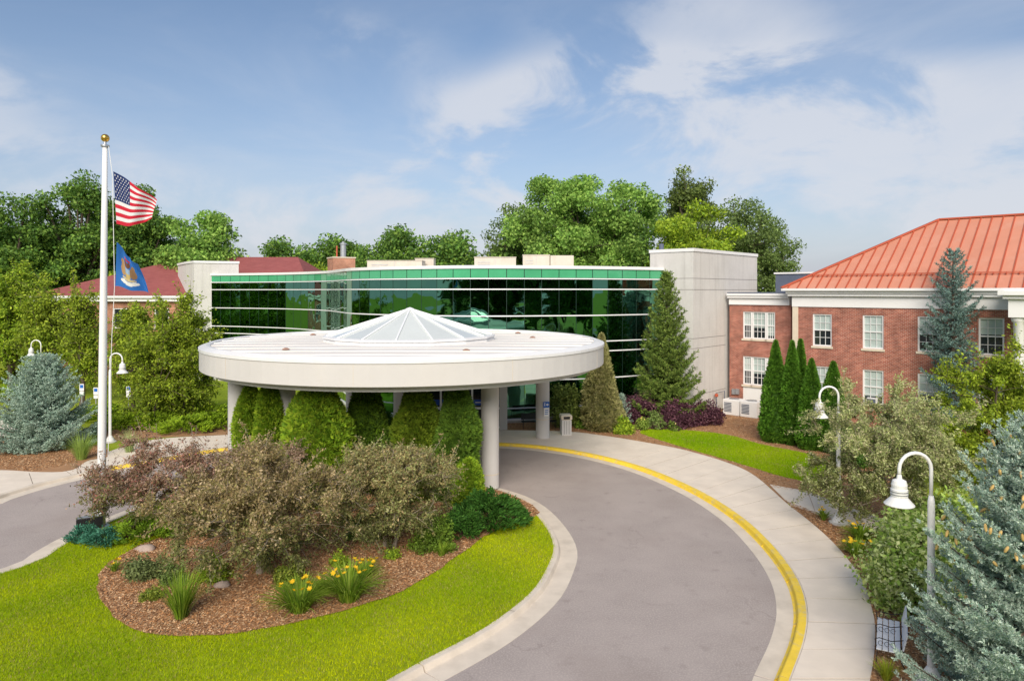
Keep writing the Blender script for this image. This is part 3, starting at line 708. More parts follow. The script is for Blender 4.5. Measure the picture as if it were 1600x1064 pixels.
obj('pipe', MB().tube(gx,.03,6), M['slate'], gp); obj('valve', MB().lathe([(.02,1.2),(.13,1.25),(.13,1.42),(.02,1.47)],10,tuple(g0)), M['redseam'], gp)

# ------------------------------------------------------------------ red shingled building at the far left
lw = thing('shingled_building', 'low brick building with dark red shingle roof behind the flagpole', 'building')
x0, x1, yf, yb = -48.0, -20.0, 69.5, 90.0
holesB = [(3.2+4.2*k, 4.7+4.2*k, 5.2, 7.2) for k in range(5)]
mbw = MB(); 
xs = sorted({0, 28.0, *[h_[0] for h_ in holesB], *[h_[1] for h_ in holesB]})
for i in range(len(xs)-1):
    hole = any(h_[0] <= xs[i] < h_[1] for h_ in holesB)
    for z0, z1 in ((0,5.2),(5.2,7.2),(7.2,7.9)):
        if hole and z0 == 5.2: continue
        mbw.quad((x0+xs[i],yf,z0),(x0+xs[i+1],yf,z0),(x0+xs[i+1],yf,z1),(x0+xs[i],yf,z1))
obj('front_wall', mbw, M['brick2'], lw); obj('body', MB().box(x0,x1,yf+.4,yb,0,7.9), M['brick2'], lw)
for h_ in holesB:
    w_ = obj('window', MB().box(x0+h_[0],x0+h_[0]+.1,yf+.05,yf+.2,5.2,7.2), M['trim'], lw)
    obj('frame', MB().box(x0+h_[1]-.1,x0+h_[1],yf+.05,yf+.2,5.2,7.2), M['trim'], w_)
    obj('frame', MB().box(x0+h_[0]+.1,x0+h_[1]-.1,yf+.05,yf+.2,7.1,7.2), M['trim'], w_); obj('frame', MB().box(x0+h_[0]+.1,x0+h_[1]-.1,yf+.05,yf+.2,5.2,5.3), M['trim'], w_)
    obj('glazing_bar', MB().box((2*x0+h_[0]+h_[1])/2-.03,(2*x0+h_[0]+h_[1])/2+.03,yf+.08,yf+.15,5.3,7.1), M['trim'], w_); obj('glazing_bar', MB().box(x0+h_[0]+.1,x0+h_[1]-.1,yf+.082,yf+.148,6.17,6.23), M['trim'], w_)
    obj('pane', MB().box(x0+h_[0]+.1,x0+h_[1]-.1,yf+.2,yf+.22,5.3,7.1), M['darkglass'], w_); obj('sill', MB().box(x0+h_[0]-.1,x0+h_[1]+.1,yf-.08,yf+.2,5.06,5.198), M['limestone'], w_)
obj('corner_board', MB().box(x0-.06,x0+.5,yf-.08,yf+.3,0,7.9), M['limestone'], lw)
obj('cornice', MB().box(x0-.5,x1,yf-.5,yb+.5,7.9,8.25), M['trim'], lw); obj('gutter', MB().box(x0-.75,x1,yf-.75,yb+.75,8.25,8.5), M['trim'], lw)
hw = (yb-yf)/2+.8
obj('roof', MB().add([(x0-.8,yf-.8,8.5),(x1,yf-.8,8.5),(x1-5,yf-.8+hw,12.9),(x0-.8+hw,yf-.8+hw,12.9),(x0-.8,yb+.8,8.5),(x1,yb+.8,8.5)],[(0,1,2,3),(4,0,3),(5,4,3,2),(1,5,2)]), M['shingle'], lw)

# ------------------------------------------------------------------ round entrance canopy
CC = np.array((-5.35,35.8)); CR = 10.06
ca = thing('entrance_canopy', 'round cream entrance canopy on fat columns with a glass skylight', 'canopy', (*CC,0))
obj('roof', MB().lathe([(CR-.42,6.40),(4.6,6.44),(.5,6.46)],96,cap1=True), M['roofmem'], ca, smooth=True)
obj('coping', MB().lathe([(CR-.46,6.30),(CR-.46,6.46),(CR-.30,6.48),(CR+.04,6.36),(CR+.04,6.24),(CR-.1,6.24)],96), M['trim'], ca)
obj('fascia', MB().lathe([(CR,6.26),(CR,5.36),(CR-.02,5.34),(CR-.55,5.34)],96), M['cream'], ca)
obj('ring_beam', MB().lathe([(CR-.55,5.38),(CR-.55,5.09),(CR-1.1,5.09),(CR-1.1,5.38)],96), M['cream'], ca)
obj('soffit', MB().lathe([(CR-1.0,5.36),(.3,5.36)],64,cap1=True), M['cream'], ca)
for k in range(12):                                       # lapped membrane seams on the roof
    yy = -8.4+k*1.53; xx = math.sqrt(max(0,(CR-.5)**2-yy*yy)); xi = math.sqrt(max(0,4.6**2-yy*yy)) if abs(yy) < 4.6 else 0
    for x0_, x1_ in (((-xx,-xi),(xi,xx)) if xi else ((-xx,xx),)): obj('roof_seam', MB().box(x0_,x1_,yy-.02,yy+.02,6.40,6.446), M['roofmem'], ca)
for k in range(10): 
    a = k*math.pi/5+.25
    obj('fascia_joint', MB().box(-.006,.006,-.004,.004,5.38,6.24), M['limestone'], ca, (math.cos(a)*(CR+.001),math.sin(a)*(CR+.001),0), a+math.pi/2)
sk = obj('skylight', MB().lathe([(4.42,6.42),(4.42,6.52),(4.36,6.62),(4.30,6.62),(4.30,6.42)],16), M['trim'], ca)
obj('skylight_ring', MB().lathe([(4.46,6.60),(4.46,6.68),(4.2,6.72),(4.2,6.60)],16), M['trim'], sk)
for k in range(16):
    a0, a1 = (k)*math.pi/8, (k+1)*math.pi/8
    obj('skylight_pane', MB().add([(4.22*math.cos(a0),4.22*math.sin(a0),6.70),(4.22*math.cos(a1),4.22*math.sin(a1),6.70),(.12*math.cos(a1),.12*math.sin(a1),7.98),(.12*math.cos(a0),.12*math.sin(a0),7.98)],[(0,1,2,3)]), M['skyglass'], sk)
    obj('skylight_rib', MB().tube([(4.28*math.cos(a0),4.28*math.sin(a0),6.72),(.1*math.cos(a0),.1*math.sin(a0),8.02)],.045,6), M['alu'], sk)
obj('skylight_cap', MB().lathe([(.24,7.98),(.2,8.06),(.03,8.12)],16,cap1=True), M['alu'], sk)
for a, r in ((2.6,7.2),(-2.2,7.6),(-1.1,7.5),(.75,7.8),(.2,6.6)):
    dr = obj('roof_drain', MB().lathe([(.17,6.44),(.15,6.47),(.07,6.51),(.02,6.52)],12,(r*math.cos(a),r*math.sin(a))), mat('rusty_drain',(.34,.20,.15),.8,.2,8), ca)
cols = [(-1.0,31.1),(1.85,41.2),(-10.25,31.0),(-12.75,31.7),(-9.85,42.2),(-7.05,43.0)]
for k, (x, y) in enumerate(cols):
    c = obj('column', MB().lathe([(.41,.0),(.41,5.36)],28), M['cream'], ca, (x-CC[0],y-CC[1],.06), smooth=True)
    obj('column_joint', MB().lathe([(.41,.0),(.416,.01),(.416,.035),(.41,.045)],28), M['limestone'], c, (0,0,.62 if k == 0 else 1.2))
# entrance lobby under the canopy
en = thing('entrance_lobby', 'white framed glass entrance lobby with doors under the canopy', 'entrance')
ex0, ex1, ey = -6.6, -.55, 44.0
obj('roof', MB().box(ex0-.1,ex1+.1,ey-.1,47.6,3.55,5.2), M['cream'], en)
obj('floor', MB().box(ex0,ex1,ey+.1,47.6,.12,.16), M['concrete_walk'], en)
obj('back_wall', MB().box(ex0,ex1,45.55,45.62,.16,3.55), M['room'], en)
for i in range(7):
    x = ex0+(ex1-ex0)*i/6
    obj('post', MB().box(x-.06,x+.06,ey-.04,ey+.08,.14,3.55), M['alu'], en)
    if i < 6:
        d_ = obj('door' if i in (3,4) else 'side_light', MB().box(x+.06,x+(ex1-ex0)/6-.06,ey,ey+.03,.26,1.35), M['darkglass'], en)
        obj('upper_pane', MB().box(x+.06,x+(ex1-ex0)/6-.06,ey,ey+.03,1.5,3.45), M['darkglass'], d_)
        obj('blue_notice', MB().box(x+.07,x+(ex1-ex0)/6-.07,ey-.008,ey-.002,1.62,1.98), mat('blue_print',(.012,.07,.38),.4,0), d_)
        if i in (3,4): obj('notice_line', MB().box(x+.2,x+.6,ey-.014,ey-.009,1.77,1.83), M['white'], d_)
        obj('mid_rail', MB().box(x+.06,x+(ex1-ex0)/6-.06,ey-.03,ey+.06,1.35,1.5), M['alu'], d_)
        obj('bottom_rail', MB().box(x+.06,x+(ex1-ex0)/6-.06,ey-.03,ey+.06,.14,.26), M['alu'], d_)
        obj('head_rail', MB().box(x+.06,x+(ex1-ex0)/6-.06,ey-.03,ey+.06,3.42,3.55), M['alu'], d_)
obj('side_pane', MB().box(ex1-.02,ex1+.02,ey+.1,46,.9,3.5), M['darkglass'], en); obj('side_rail', MB().box(ex1-.04,ex1+.05,ey+.08,46,.75,.9), M['alu'], en)
obj('side_panel', MB().box(ex1-.04,ex1+.04,ey+.08,46,.14,.75), M['cream'], en)
obj('pier', MB().box(ex1-.25,ex1+.25,ey-.5,ey-.06,.12,3.6), M['cream'], en)
# ------------------------------------------------------------------ plants: generators
def unit(v): return v/np.maximum(np.linalg.norm(v, axis=-1, keepdims=True), 1e-9)
def rhombi(P, A, S, L_, W, C, cup=.0):
    """leaf quads: centre-base P, axis A (unit), side S (unit), length L_, width W, colour C"""
    n = len(P); t = P+A*L_[:,None]; m = P+A*(L_*.45)[:,None]; s = S*(W/2)[:,None]
    V = np.stack([P, m+s, t, m-s],1).reshape(-1,3)
    return V, np.repeat(C,4,0)
def rand_unit(rng, n): return unit(rng.normal(0,1,(n,3)))
def perp(A, rng):
    r = rand_unit(rng, len(A)); return unit(np.cross(A, r))
def leaf_obj(name, P, N_, rng, size, aspect, C, parent, m='leaf', sizev=.55):
    """leaves at P facing roughly along N_"""
    n = len(P); A = unit(np.cross(N_, rand_unit(rng, n))); S = unit(np.cross(N_, A))
    L_ = size*(1+rng.uniform(-sizev,sizev,n)); V, CC_ = rhombi(P-A*(L_/2)[:,None], A, S, L_, L_*aspect, C)
    me = from_arrays(name, V, 4, np.arange(len(V)), M[m], CC_)
    return obj(name, me, None, parent)
FG = 1.42
def palette(rng, n, cols, jit=.18):
    cols = np.array(cols); k = rng.integers(0, len(cols), n); t = rng.random((n,1))
    C = cols[k]*(1-t)+cols[rng.integers(0,len(cols),n)]*t
    return np.clip(C*FG*(1+rng.normal(0,jit,(n,1))), .003, .95)
def bez(a, b, c, n=6): return [tuple((1-t)**2*np.array(a)+2*t*(1-t)*np.array(b)+t*t*np.array(c)) for t in np.linspace(0,1,n)]

def broadleaf(root, seed, H, z0, rx, ry, ncl, nleaf, lsize, cols, cl_r, trunk_r=None, barkm='bark', limbs=8, shape=1.0, flat=.7, shell=.5,
              twigs=0, aspect=.6, stems=1, lumps=.25, leafup=.35, cols_low=None):
    """tree or tall shrub at root: trunk, limbs, crown of leaf clusters. z0 crown base, rx ry half widths"""
    rng = np.random.default_rng(seed)
    trunk_r = trunk_r or H*.022; zc_ = (z0+H)/2; hz_ = (H-z0)/2
    D_ = rand_unit(rng, ncl); 
    lob = rand_unit(rng, 9); lw_ = rng.uniform(-1,1,9)
    mod = 1+lumps*np.tanh((np.maximum(D_@lob.T,0)**3)@lw_)+rng.normal(0,lumps*.25,ncl)
    rad = (rng.random(ncl)**shell)*mod
    cen = D_*rad[:,None]*np.array([rx,ry,hz_]); 
    tz = np.clip((cen[:,2]/hz_+1)/2,0,1); taper = 1-(1-shape)*tz if shape < 1 else 1
    cen[:,:2] *= (taper if np.isscalar(taper) else taper[:,None]); cen[:,2] += zc_
    cen[:,2] = np.maximum(cen[:,2], z0*.8+.1)
    tm = MB(); fork = z0+(H-z0)*.28
    bases = [(rng.uniform(-1,1)*.12*(stems>1)*rx, rng.uniform(-1,1)*.12*(stems>1)*ry) for _ in range(stems)]
    tops = []
    for bx_, by_ in bases:
        top = (bx_*2.5+rng.normal(0,.03)*rx, by_*2.5+rng.normal(0,.03)*ry, fork)
        mid_ = ((bx_+top[0])/2+rng.normal(0,.02)*H, (by_+top[1])/2+rng.normal(0,.02)*H, fork*.5)
        pts = bez((bx_,by_,-.12), mid_, top, 6); k_ = 1/math.sqrt(stems)
        tm.tube(pts, [trunk_r*k_*(1.35 if i == 0 else 1.0-.09*i) for i in range(6)], 8); tops.append(top)
    # limbs to a spread of clusters
    sel = rng.choice(ncl, min(limbs, ncl), replace=False); ends = []
    for i in sel:
        tp = tops[rng.integers(len(tops))]; f_ = rng.uniform(.55,1.0); st = (tp[0]*f_, tp[1]*f_, fork*f_)
        e_ = cen[i]; md = (st[0]*.6+e_[0]*.4, st[1]*.6+e_[1]*.4, st[2]*.35+e_[2]*.65)
        pts = bez(st, md, tuple(e_), 7); r0_ = trunk_r*rng.uniform(.35,.6)/math.sqrt(stems)*1.2
        tm.tube(pts, [max(r0_*(1-.8*k/6), lsize*.06) for k in range(7)], 5, False); ends += [(p, r0_*(1-.8*k/6)) for k, p in enumerate(pts) if k >= 2]
    EP = np.array([e_[0] for e_ in ends]); ER = np.array([e_[1] for e_ in ends])
    for i in range(ncl):
        d_ = np.linalg.norm(EP-cen[i],axis=1); j = int(np.argmin(d_+2*np.maximum(0,EP[:,2]-cen[i][2])))
        if d_[j] > .05: tm.tube([tuple(EP[j]), tuple((EP[j]+cen[i])/2+np.array((0,0,.06*d_[j]))), tuple(cen[i])], [max(ER[j]*.5,lsize*.05), max(ER[j]*.3,lsize*.04), lsize*.03], 4, False)
    # leaves
    w_ = rng.uniform(.6,1.4,ncl); cnt = np.maximum(3,(nleaf*w_/w_.sum()).astype(int)); idx = np.repeat(np.arange(ncl), cnt); n = len(idx)
    if twigs:
        NT = ncl*twigs; ti = np.repeat(np.arange(ncl), twigs)
        td = unit(rand_unit(rng, NT)+unit(cen[ti]-np.array((0,0,zc_*.8)))*.8+np.array((0,0,.15))); tl_ = cl_r*rng.uniform(.6,1.4,NT)*np.where(rng.random(NT) < .16, 1.9, 1.0)
        te = cen[ti]+td*tl_[:,None]
        for k in range(NT): tm.tube([tuple(cen[ti[k]]), tuple(cen[ti[k]]+td[k]*tl_[k]*.5+rng.normal(0,.04,3)*tl_[k]), tuple(te[k])], [lsize*.13,lsize*.1,lsize*.04], 3, False)
        which = ti.argsort(kind='stable').reshape(ncl, twigs)[idx, rng.integers(0,twigs,n)]
        P = cen[idx]+td[which]*(tl_[which]*rng.uniform(.1,1.05,n))[:,None]+rng.normal(0,lsize*.75,(n,3))
    else:
        P = rng.normal(0,1,(n,3)); P = unit(P)*(rng.random((n,1))**.45)*cl_r*(1+.3*rng.random((n,1))); P[:,2] *= flat; P += cen[idx]
    N_ = unit(rand_unit(rng,n)+unit(P-cen[idx])*.5+np.array((0,0,leafup)))
    tone = (1+rng.normal(0,.10,ncl))[idx][:,None]
    C = palette(rng,n,cols)
    if cols_low is not None:            # older green leaves low down, coloured new growth on top
        lowm = rng.random(n) > (P[:,2]-z0)/(H-z0)*1.5; C[lowm] = palette(rng,int(lowm.sum()),cols_low)
    C = np.clip(C*tone,.004,.95)
    obj('trunk', tm, M[barkm], root); return leaf_obj('crown', P, N_, rng, lsize, aspect, C, root)

def conifer(root, seed, H, Rb, nb, cols, needle=.05, tuft=.28, k_need=9, z0=.15, droop=.15, upturn=.25, power=.85, dens=1.0, tipcols=None, width=.012, bare=.0, side=True, sparse=None, trunk_r=None, jit=.03):
    """spruce or fir: whorled branches carrying needle tufts"""
    rng = np.random.default_rng(seed); tm = MB(); trunk_r = trunk_r or H*.016
    tm.tube([(0,0,-.1),(0,0,H*.5),(0,0,H*.97)],[trunk_r,trunk_r*.6,trunk_r*.1],8)
    TP, TD, TL, TI = [], [], [], []
    for i in range(nb):
        f_ = ((i+rng.random())/nb)**.9; z = z0+(H*.975-z0)*f_; az = i*2.39996+rng.normal(0,.25)
        Lb = Rb*((1-f_)**power)*rng.uniform(.78,1.12)+.06*Rb*(.3+f_)
        if sparse and rng.random() < sparse*(1-f_): Lb *= rng.uniform(.5,.8)
        slope = -droop+.75*f_; dirh = np.array((math.cos(az),math.sin(az),0)); n = max(3, int(Lb/tuft*2.4*dens)); pts = []
        for k in range(n+1):
            u = k/n; zz = z+Lb*(slope*u+upturn*u*u-.10*math.sin(u*3.1)); pts.append(np.array((0,0,zz))+dirh*Lb*u)
        if Lb > .25: tm.tube([tuple(pts[0]),tuple(pts[n//2]),tuple(pts[-1])],[max(.008,Lb*.016),max(.006,Lb*.011),.005],4,False)
        sd = np.array((-dirh[1],dirh[0],0))
        for k in range(1,n+1):
            u = k/n
            if u < bare: continue
            t_ = unit(pts[k]-pts[k-1]); TP.append(pts[k]); TD.append(t_); TL.append(tuft*rng.uniform(.8,1.2)); TI.append(i)
            if side:
                ls = Lb*.42*(1-u*.75)*rng.uniform(.7,1.2)
                for sg in (-1,1):
                    m_ = max(1,int(ls/tuft*1.9)); dd = unit(t_*.75+sd*sg+np.array((0,0,-.12+rng.normal(0,.12))))
                    for q in range(1,m_+1):
                        TP.append(pts[k]+dd*ls*q/m_+rng.normal(0,jit,3)); TD.append(unit(dd+np.array((0,0,.15)))); TL.append(tuft*rng.uniform(.7,1.1)); TI.append(i)
    TP, TD, TL, TI = np.array(TP), np.array(TD), np.array(TL), np.array(TI); nt_ = len(TP)
    # leader
    idx = np.repeat(np.arange(nt_), k_need); n = len(idx); u = rng.random(n)
    base = TP[idx]+TD[idx]*((u-.75)*TL[idx])[:,None]
    S0 = perp(TD[idx], rng); A = unit(TD[idx]*.65+S0*.9+np.array((0,0,.22)))
    Ln = needle*rng.uniform(.7,1.3,n); C = palette(rng,n,cols,.14)*(1+rng.normal(0,.10,nb))[TI[idx]][:,None]
    if tipcols is not None:
        tip = rng.random(n) < .25; C[tip] = palette(rng,int(tip.sum()),tipcols,.1)
    V, CC_ = rhombi(base, A, perp(A,rng), Ln, np.full(n,width)*rng.uniform(.7,1.3,n), np.clip(C,.004,.9))
    obj('trunk', tm, M['bark'], root)
    return obj('needles', from_arrays('needles', V, 4, np.arange(len(V)), M['needle'], CC_), None, root), (TP, TD)

def arborvitae(root, seed, H, Rr, n, cols, flat_top=False, lsize=.16, bump=.16, skirt=.85):
    """dense clipped column of flat sprays over a solid inner mass"""
    rng = np.random.default_rng(seed)
    def prof(t):
        if flat_top: return np.clip(skirt+.16*np.sin(t*2.9+.3), 0, 1.2)*np.sqrt(np.clip(1-t**9,0,1))*(1-.34*t)
        return (np.minimum(1,(t+.05)*6)**.4)*(1-t**1.9)**.85*np.clip(1.02-.28*t,0,1)
    lob_a = rng.uniform(0,2*np.pi,14); lob_t = rng.uniform(0,1,14); lob_w = rng.uniform(-1,1.0,14)
    def lump(a, t):
        s_ = np.zeros_like(a)
        for q in range(14): s_ += lob_w[q]*np.exp(-((np.cos(a-lob_a[q])-1)**2*4+((t-lob_t[q])*6)**2))
        return 1+bump*s_
    core = MB(); nn = 18; tt_ = np.linspace(0,1,16); vs_ = []
    for t in tt_:
        for k in range(nn):
            a = k*2*np.pi/nn; r = max(.02, Rr*float(prof(np.array(t)))*.80*float(lump(np.array([a]),np.array([t]))[0])); vs_.append((r*math.cos(a),r*math.sin(a),t*H*.97))
    fs = [(i*nn+k,i*nn+(k+1)%nn,(i+1)*nn+(k+1)%nn,(i+1)*nn+k) for i in range(15) for k in range(nn)]
    core.add(vs_,fs)
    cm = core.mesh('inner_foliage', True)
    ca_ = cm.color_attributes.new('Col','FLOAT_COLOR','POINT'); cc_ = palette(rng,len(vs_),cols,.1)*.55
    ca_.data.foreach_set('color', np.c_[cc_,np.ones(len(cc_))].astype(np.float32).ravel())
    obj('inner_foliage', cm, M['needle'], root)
    # sprays
    t = rng.random(n)**.92; a = rng.uniform(0,2*np.pi,n); r = Rr*prof(t)*lump(a,t)*rng.uniform(.84,1.06,n)
    out = np.stack([np.cos(a),np.sin(a),np.zeros(n)],1); P = out*r[:,None]; P[:,2] = t*H
    out = unit(out+rand_unit(rng,n)*.35); up = np.array((0,0,1.0)); fan = 4
    idx = np.repeat(np.arange(n),fan); an = np.tile(np.linspace(-.75,.75,fan),n)+rng.normal(0,.2,n*fan)
    ax0 = unit(out*.75+up*.8); tang = unit(np.cross(ax0, rand_unit(rng,n)))
    A = unit(ax0[idx]*np.cos(an)[:,None]+tang[idx]*np.sin(an)[:,None]); Sd = unit(np.cross(A, np.cross(ax0,tang)[idx]))
    L_ = lsize*rng.uniform(.7,1.3,n*fan); C = np.repeat(palette(rng,n,cols,.16),fan,0)*(1+rng.normal(0,.08,(n*fan,1)))
    V, CC_ = rhombi(P[idx]-ax0[idx]*lsize*.35, A, Sd, L_, L_*.33, np.clip(C,.003,.9))
    return obj('foliage', from_arrays('foliage', V, 4, np.arange(len(V)), M['needle'], CC_), None, root)

def bush(root, seed, rx, ry, H, n, lsize, cols, aspect=.6, up=.2, ncl=26, flowers=None, fl_n=0, fl_size=.1, stems=7, z0=.0, shell=.45, m='leaf'):
    rng = np.random.default_rng(seed); D_ = rand_unit(rng,ncl); D_[:,2] = np.abs(D_[:,2])
    cen = D_*(rng.random((ncl,1))**shell)*np.array((rx*.78,ry*.78,(H-z0)*.8))*(1+rng.normal(0,.12,(ncl,1))); cen[:,2] += z0+.05*H
    tm = MB()
    for k in range(min(stems,ncl)): tm.tube(bez((rng.normal(0,.06)*rx,rng.normal(0,.06)*ry,-.06),(cen[k][0]*.3,cen[k][1]*.3,cen[k][2]*.6),tuple(cen[k]),5),[.03*H,.024*H,.018*H,.012*H,.006*H],5,False)
    obj('stems', tm, M['bark'], root)
    cr = .34*min(rx,ry,H)+.04; idx = rng.integers(0,ncl,n); P = unit(rng.normal(0,1,(n,3)))*(rng.random((n,1))**.5)*cr*rng.uniform(.8,1.35,(n,1)); P = P+cen[idx]
    P[:,2] = np.abs(P[:,2])+.01
    N_ = unit(rand_unit(rng,n)+unit(P-np.array((0,0,H*.3)))*.6+np.array((0,0,up)))
    C = palette(rng,n,cols)*(1+rng.normal(0,.1,ncl))[idx][:,None]
    o = leaf_obj('foliage', P, N_, rng, lsize, aspect, np.clip(C,.004,.95), root, m)
    if fl_n:
        k = rng.choice(n, fl_n, replace=False); q = P[k]*1.06+np.array((0,0,.03)); rep = 6; ii = np.repeat(np.arange(fl_n),rep)
        QP = q[ii]+rng.normal(0,fl_size*.4,(fl_n*rep,3)); leaf_obj('blossom', QP, rand_unit(rng,len(QP)), rng, fl_size, .8, palette(rng,len(QP),flowers,.08), root, 'petal')
    return o
_fm = []
def flower_mesh():
    if not _fm:
        A = np.array([unit(np.array((math.cos(k*math.pi/3),math.sin(k*math.pi/3),.55))) for k in range(6)]); rng_ = np.random.default_rng(3)
        Vv, Cc = rhombi(np.zeros((6,3)), A, unit(np.cross(A,np.array((0,0,1.0)))), np.full(6,.095), np.full(6,.07), np.tile(np.array((.85,.56,.02)),(6,1))*rng_.uniform(.9,1.1,(6,1)))
        _fm.append(from_arrays('flower', Vv, 4, np.arange(24), M['petal'], Cc))
    return _fm[0]
def blades_plant(root, seed, rad, H, n, width, cols, flowers=0, fcol=(.85,.58,.02), arch=.7, spread=.25):
    """clump of arching strap leaves, some with flower stalks"""
    rng = np.random.default_rng(seed); V, Fc, C = [], [], []; seg = 4
    for i in range(n):
        a = rng.uniform(0,2*np.pi); b0 = np.array((math.cos(a),math.sin(a),0)); p0 = b0*rng.random()*rad*spread; L_ = H*rng.uniform(.75,1.25); lean = rng.uniform(.3,1.2)*rad
        sd = np.array((-b0[1],b0[0],0))*width*rng.uniform(.6,1.2)/2; o = len(V); c = palette(rng,1,cols,.12)[0]
        for k in range(seg+1):
            u = k/seg; p = p0+b0*lean*(u**1.25)+np.array((0,0,L_*(u*1.25-arch*.85*u**2.4*lean/rad))); w_ = sd*(1-u**2.2)*(1 if k else .7)
            V += [p-w_,p+w_]; C += [c,c]
        for k in range(seg): Fc += [o+2*k,o+2*k+1,o+2*k+3,o+2*k+2]
    obj('leaves', from_arrays('leaves', np.array(V), 4, Fc, M['blade'], np.array(C)), None, root)
    if flowers:
        sm = MB(); QP = []
        for i in range(flowers):
            a = rng.uniform(0,2*np.pi); r = rng.uniform(.1,.75)*rad; p = np.array((r*math.cos(a),r*math.sin(a),H*rng.uniform(.85,1.15)))
            sm.tube([(p[0]*.2,p[1]*.2,0),(p[0]*.7,p[1]*.7,p[2]*.7),tuple(p)],.006,4,False)
            for k in range(6):
                an = k*math.pi/3; QP.append((p, unit(np.array((math.cos(an),math.sin(an),.55)))))
        obj('flower_stalk', sm, mat('stalk_green',(.12,.2,.03),.7,.1), root)
        for i in range(flowers):
            o = obj('flower', flower_mesh(), None, root, tuple(QP[i*6][0]), rng.uniform(0,6)); o.rotation_euler[0] = rng.normal(0,.4)
def juniper(root, seed, rx, ry, H, n, cols, lsize=.14, up=.5):
    """spreading juniper: feathery sprays pointing outward over a low mound"""
    rng = np.random.default_rng(seed); tm = MB()
    for k in range(7): a = k*.9; tm.tube([(0,0,-.04),(rx*.35*math.cos(a),ry*.35*math.sin(a),H*.35),(rx*.75*math.cos(a),ry*.75*math.sin(a),H*.5)],[.04,.03,.012],5,False)
    obj('stems', tm, M['bark'], root)
    nc = max(10,n//40); a = rng.uniform(0,2*np.pi,nc); r = np.sqrt(rng.random(nc)); cen = np.stack([rx*r*np.cos(a),ry*r*np.sin(a),H*(1-r**2*.75)*rng.uniform(.55,1.05,nc)],1)
    idx = rng.integers(0,nc,n); od = unit(np.c_[cen[:,:2],np.full(nc,.0)]+rng.normal(0,.25,(nc,3))); u = rng.random(n)
    ln = .28*min(rx,ry)+.12; P = cen[idx]+od[idx]*((u-.5)*ln)[:,None]+rng.normal(0,.04,(n,3)); P[:,2] = np.abs(P[:,2])
    A = unit(od[idx]+rand_unit(rng,n)*.6+np.array((0,0,up))); L_ = lsize*rng.uniform(.7,1.3,n)
    C = palette(rng,n,cols,.15)*(1+rng.normal(0,.10,nc))[idx][:,None]
    V, CC_ = rhombi(P,A,perp(A,rng),L_,L_*.3,np.clip(C,.004,.9))
    return obj('foliage', from_arrays('foliage', V, 4, np.arange(len(V)), M['needle'], CC_), None, root)
def at(px, py, z=.12): x, y = G(px,py,z); return (x, y, z)

# colour sets (linear base colours)
GREEN = [(.055,.13,.018),(.085,.18,.025),(.04,.10,.018),(.11,.21,.03)]
LIME  = [(.19,.29,.02),(.25,.34,.025),(.12,.21,.02),(.30,.37,.035)]
OLIVE = [(.14,.19,.025),(.19,.23,.03),(.09,.14,.02),(.22,.25,.04)]
BRONZE= [(.24,.18,.08),(.31,.23,.12),(.18,.16,.06),(.41,.32,.20),(.22,.20,.075)]
PINKBR= [(.29,.19,.13),(.23,.17,.10),(.38,.26,.20),(.16,.13,.06)]
ARB = [(0.15, 0.263, 0.018), (0.213, 0.325, 0.02), (0.1, 0.188, 0.015), (0.288, 0.375, 0.031)]
ARBD = [(0.062, 0.125, 0.018), (0.094, 0.169, 0.02), (0.125, 0.213, 0.025)]
BLUE = [(0.22, 0.314, 0.254), (0.3, 0.392, 0.32), (0.14, 0.225, 0.179), (0.38, 0.461, 0.376)]
BLUED = [(0.1, 0.171, 0.156), (0.15, 0.234, 0.205), (0.07, 0.126, 0.115), (0.21, 0.297, 0.262)]
FIR = [(0.09, 0.148, 0.025), (0.131, 0.189, 0.033), (0.057, 0.102, 0.021), (0.172, 0.221, 0.049)]
PURP  = [(.075,.028,.042),(.11,.045,.065),(.05,.02,.032),(.17,.08,.10)]
SAGE  = [(.24,.28,.11),(.32,.35,.17),(.17,.22,.08),(.40,.42,.24)]

# ------------------------------------------------------------------ background trees
def tree(label, px, ytop, d, w_px, z0, cols, seed, n=26000, ls=.38, cl=42, clr=None, group='trees behind the buildings', **k):
    H = zat(ytop,d); rx = w_px/2*d/F
    t = thing('broadleaf_tree', label, 'tree', (xat(px,d),d,.12), 0, group)
    broadleaf(t, seed, H-.12, z0, rx*.92, rx*.85, cl, n, ls, cols, clr or max(rx,3)*.30, limbs=14, **k); return t
bigt = tree('huge rounded green tree behind the glass building roof', 915, 252, 92, 255, 6, [(.10,.20,.035),(.15,.26,.045),(.07,.15,.03),(.20,.31,.06)], 21, 80000, .42, 150, 2.3, shell=.33, lumps=.18, limbs=26) if False else None
def tree2(label, px, ytop, d, w_px, z0, cols, seed, n, ls, cl, clr, shell=.4, limbs=16, group='trees behind the buildings', **k):
    H = zat(ytop,d); rx = w_px/2*d/F
    t = thing('broadleaf_tree', label, 'tree', (xat(px,d),d,.12), 0, group)
    broadleaf(t, seed, H-.12-clr*.5, z0, max(rx-clr*.7,.5), max(rx-clr*.7,.5)*.9, cl, n, ls, cols, clr, limbs=limbs, shell=shell, **k); return t
MAPLE = [(0.135, 0.257, 0.045), (0.21, 0.351, 0.068), (0.098, 0.189, 0.038), (0.285, 0.419, 0.09)]
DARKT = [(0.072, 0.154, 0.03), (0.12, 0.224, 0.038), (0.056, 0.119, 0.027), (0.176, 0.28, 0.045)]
T_big = tree2('huge rounded green tree behind the glass building roof', 912, 256, 92, 285, 5, MAPLE, 21, 110000, .36, 210, 1.75, .42, 60, lumps=.14)
T_sl = tree2('slender dark tree rising right of the huge rounded tree', 1078, 250, 98, 92, 12, [(.09,.13,.03),(.13,.17,.04),(.07,.10,.03)], 222, 17000, .36, 80, 1.35, .7, 24, lumps=.1)
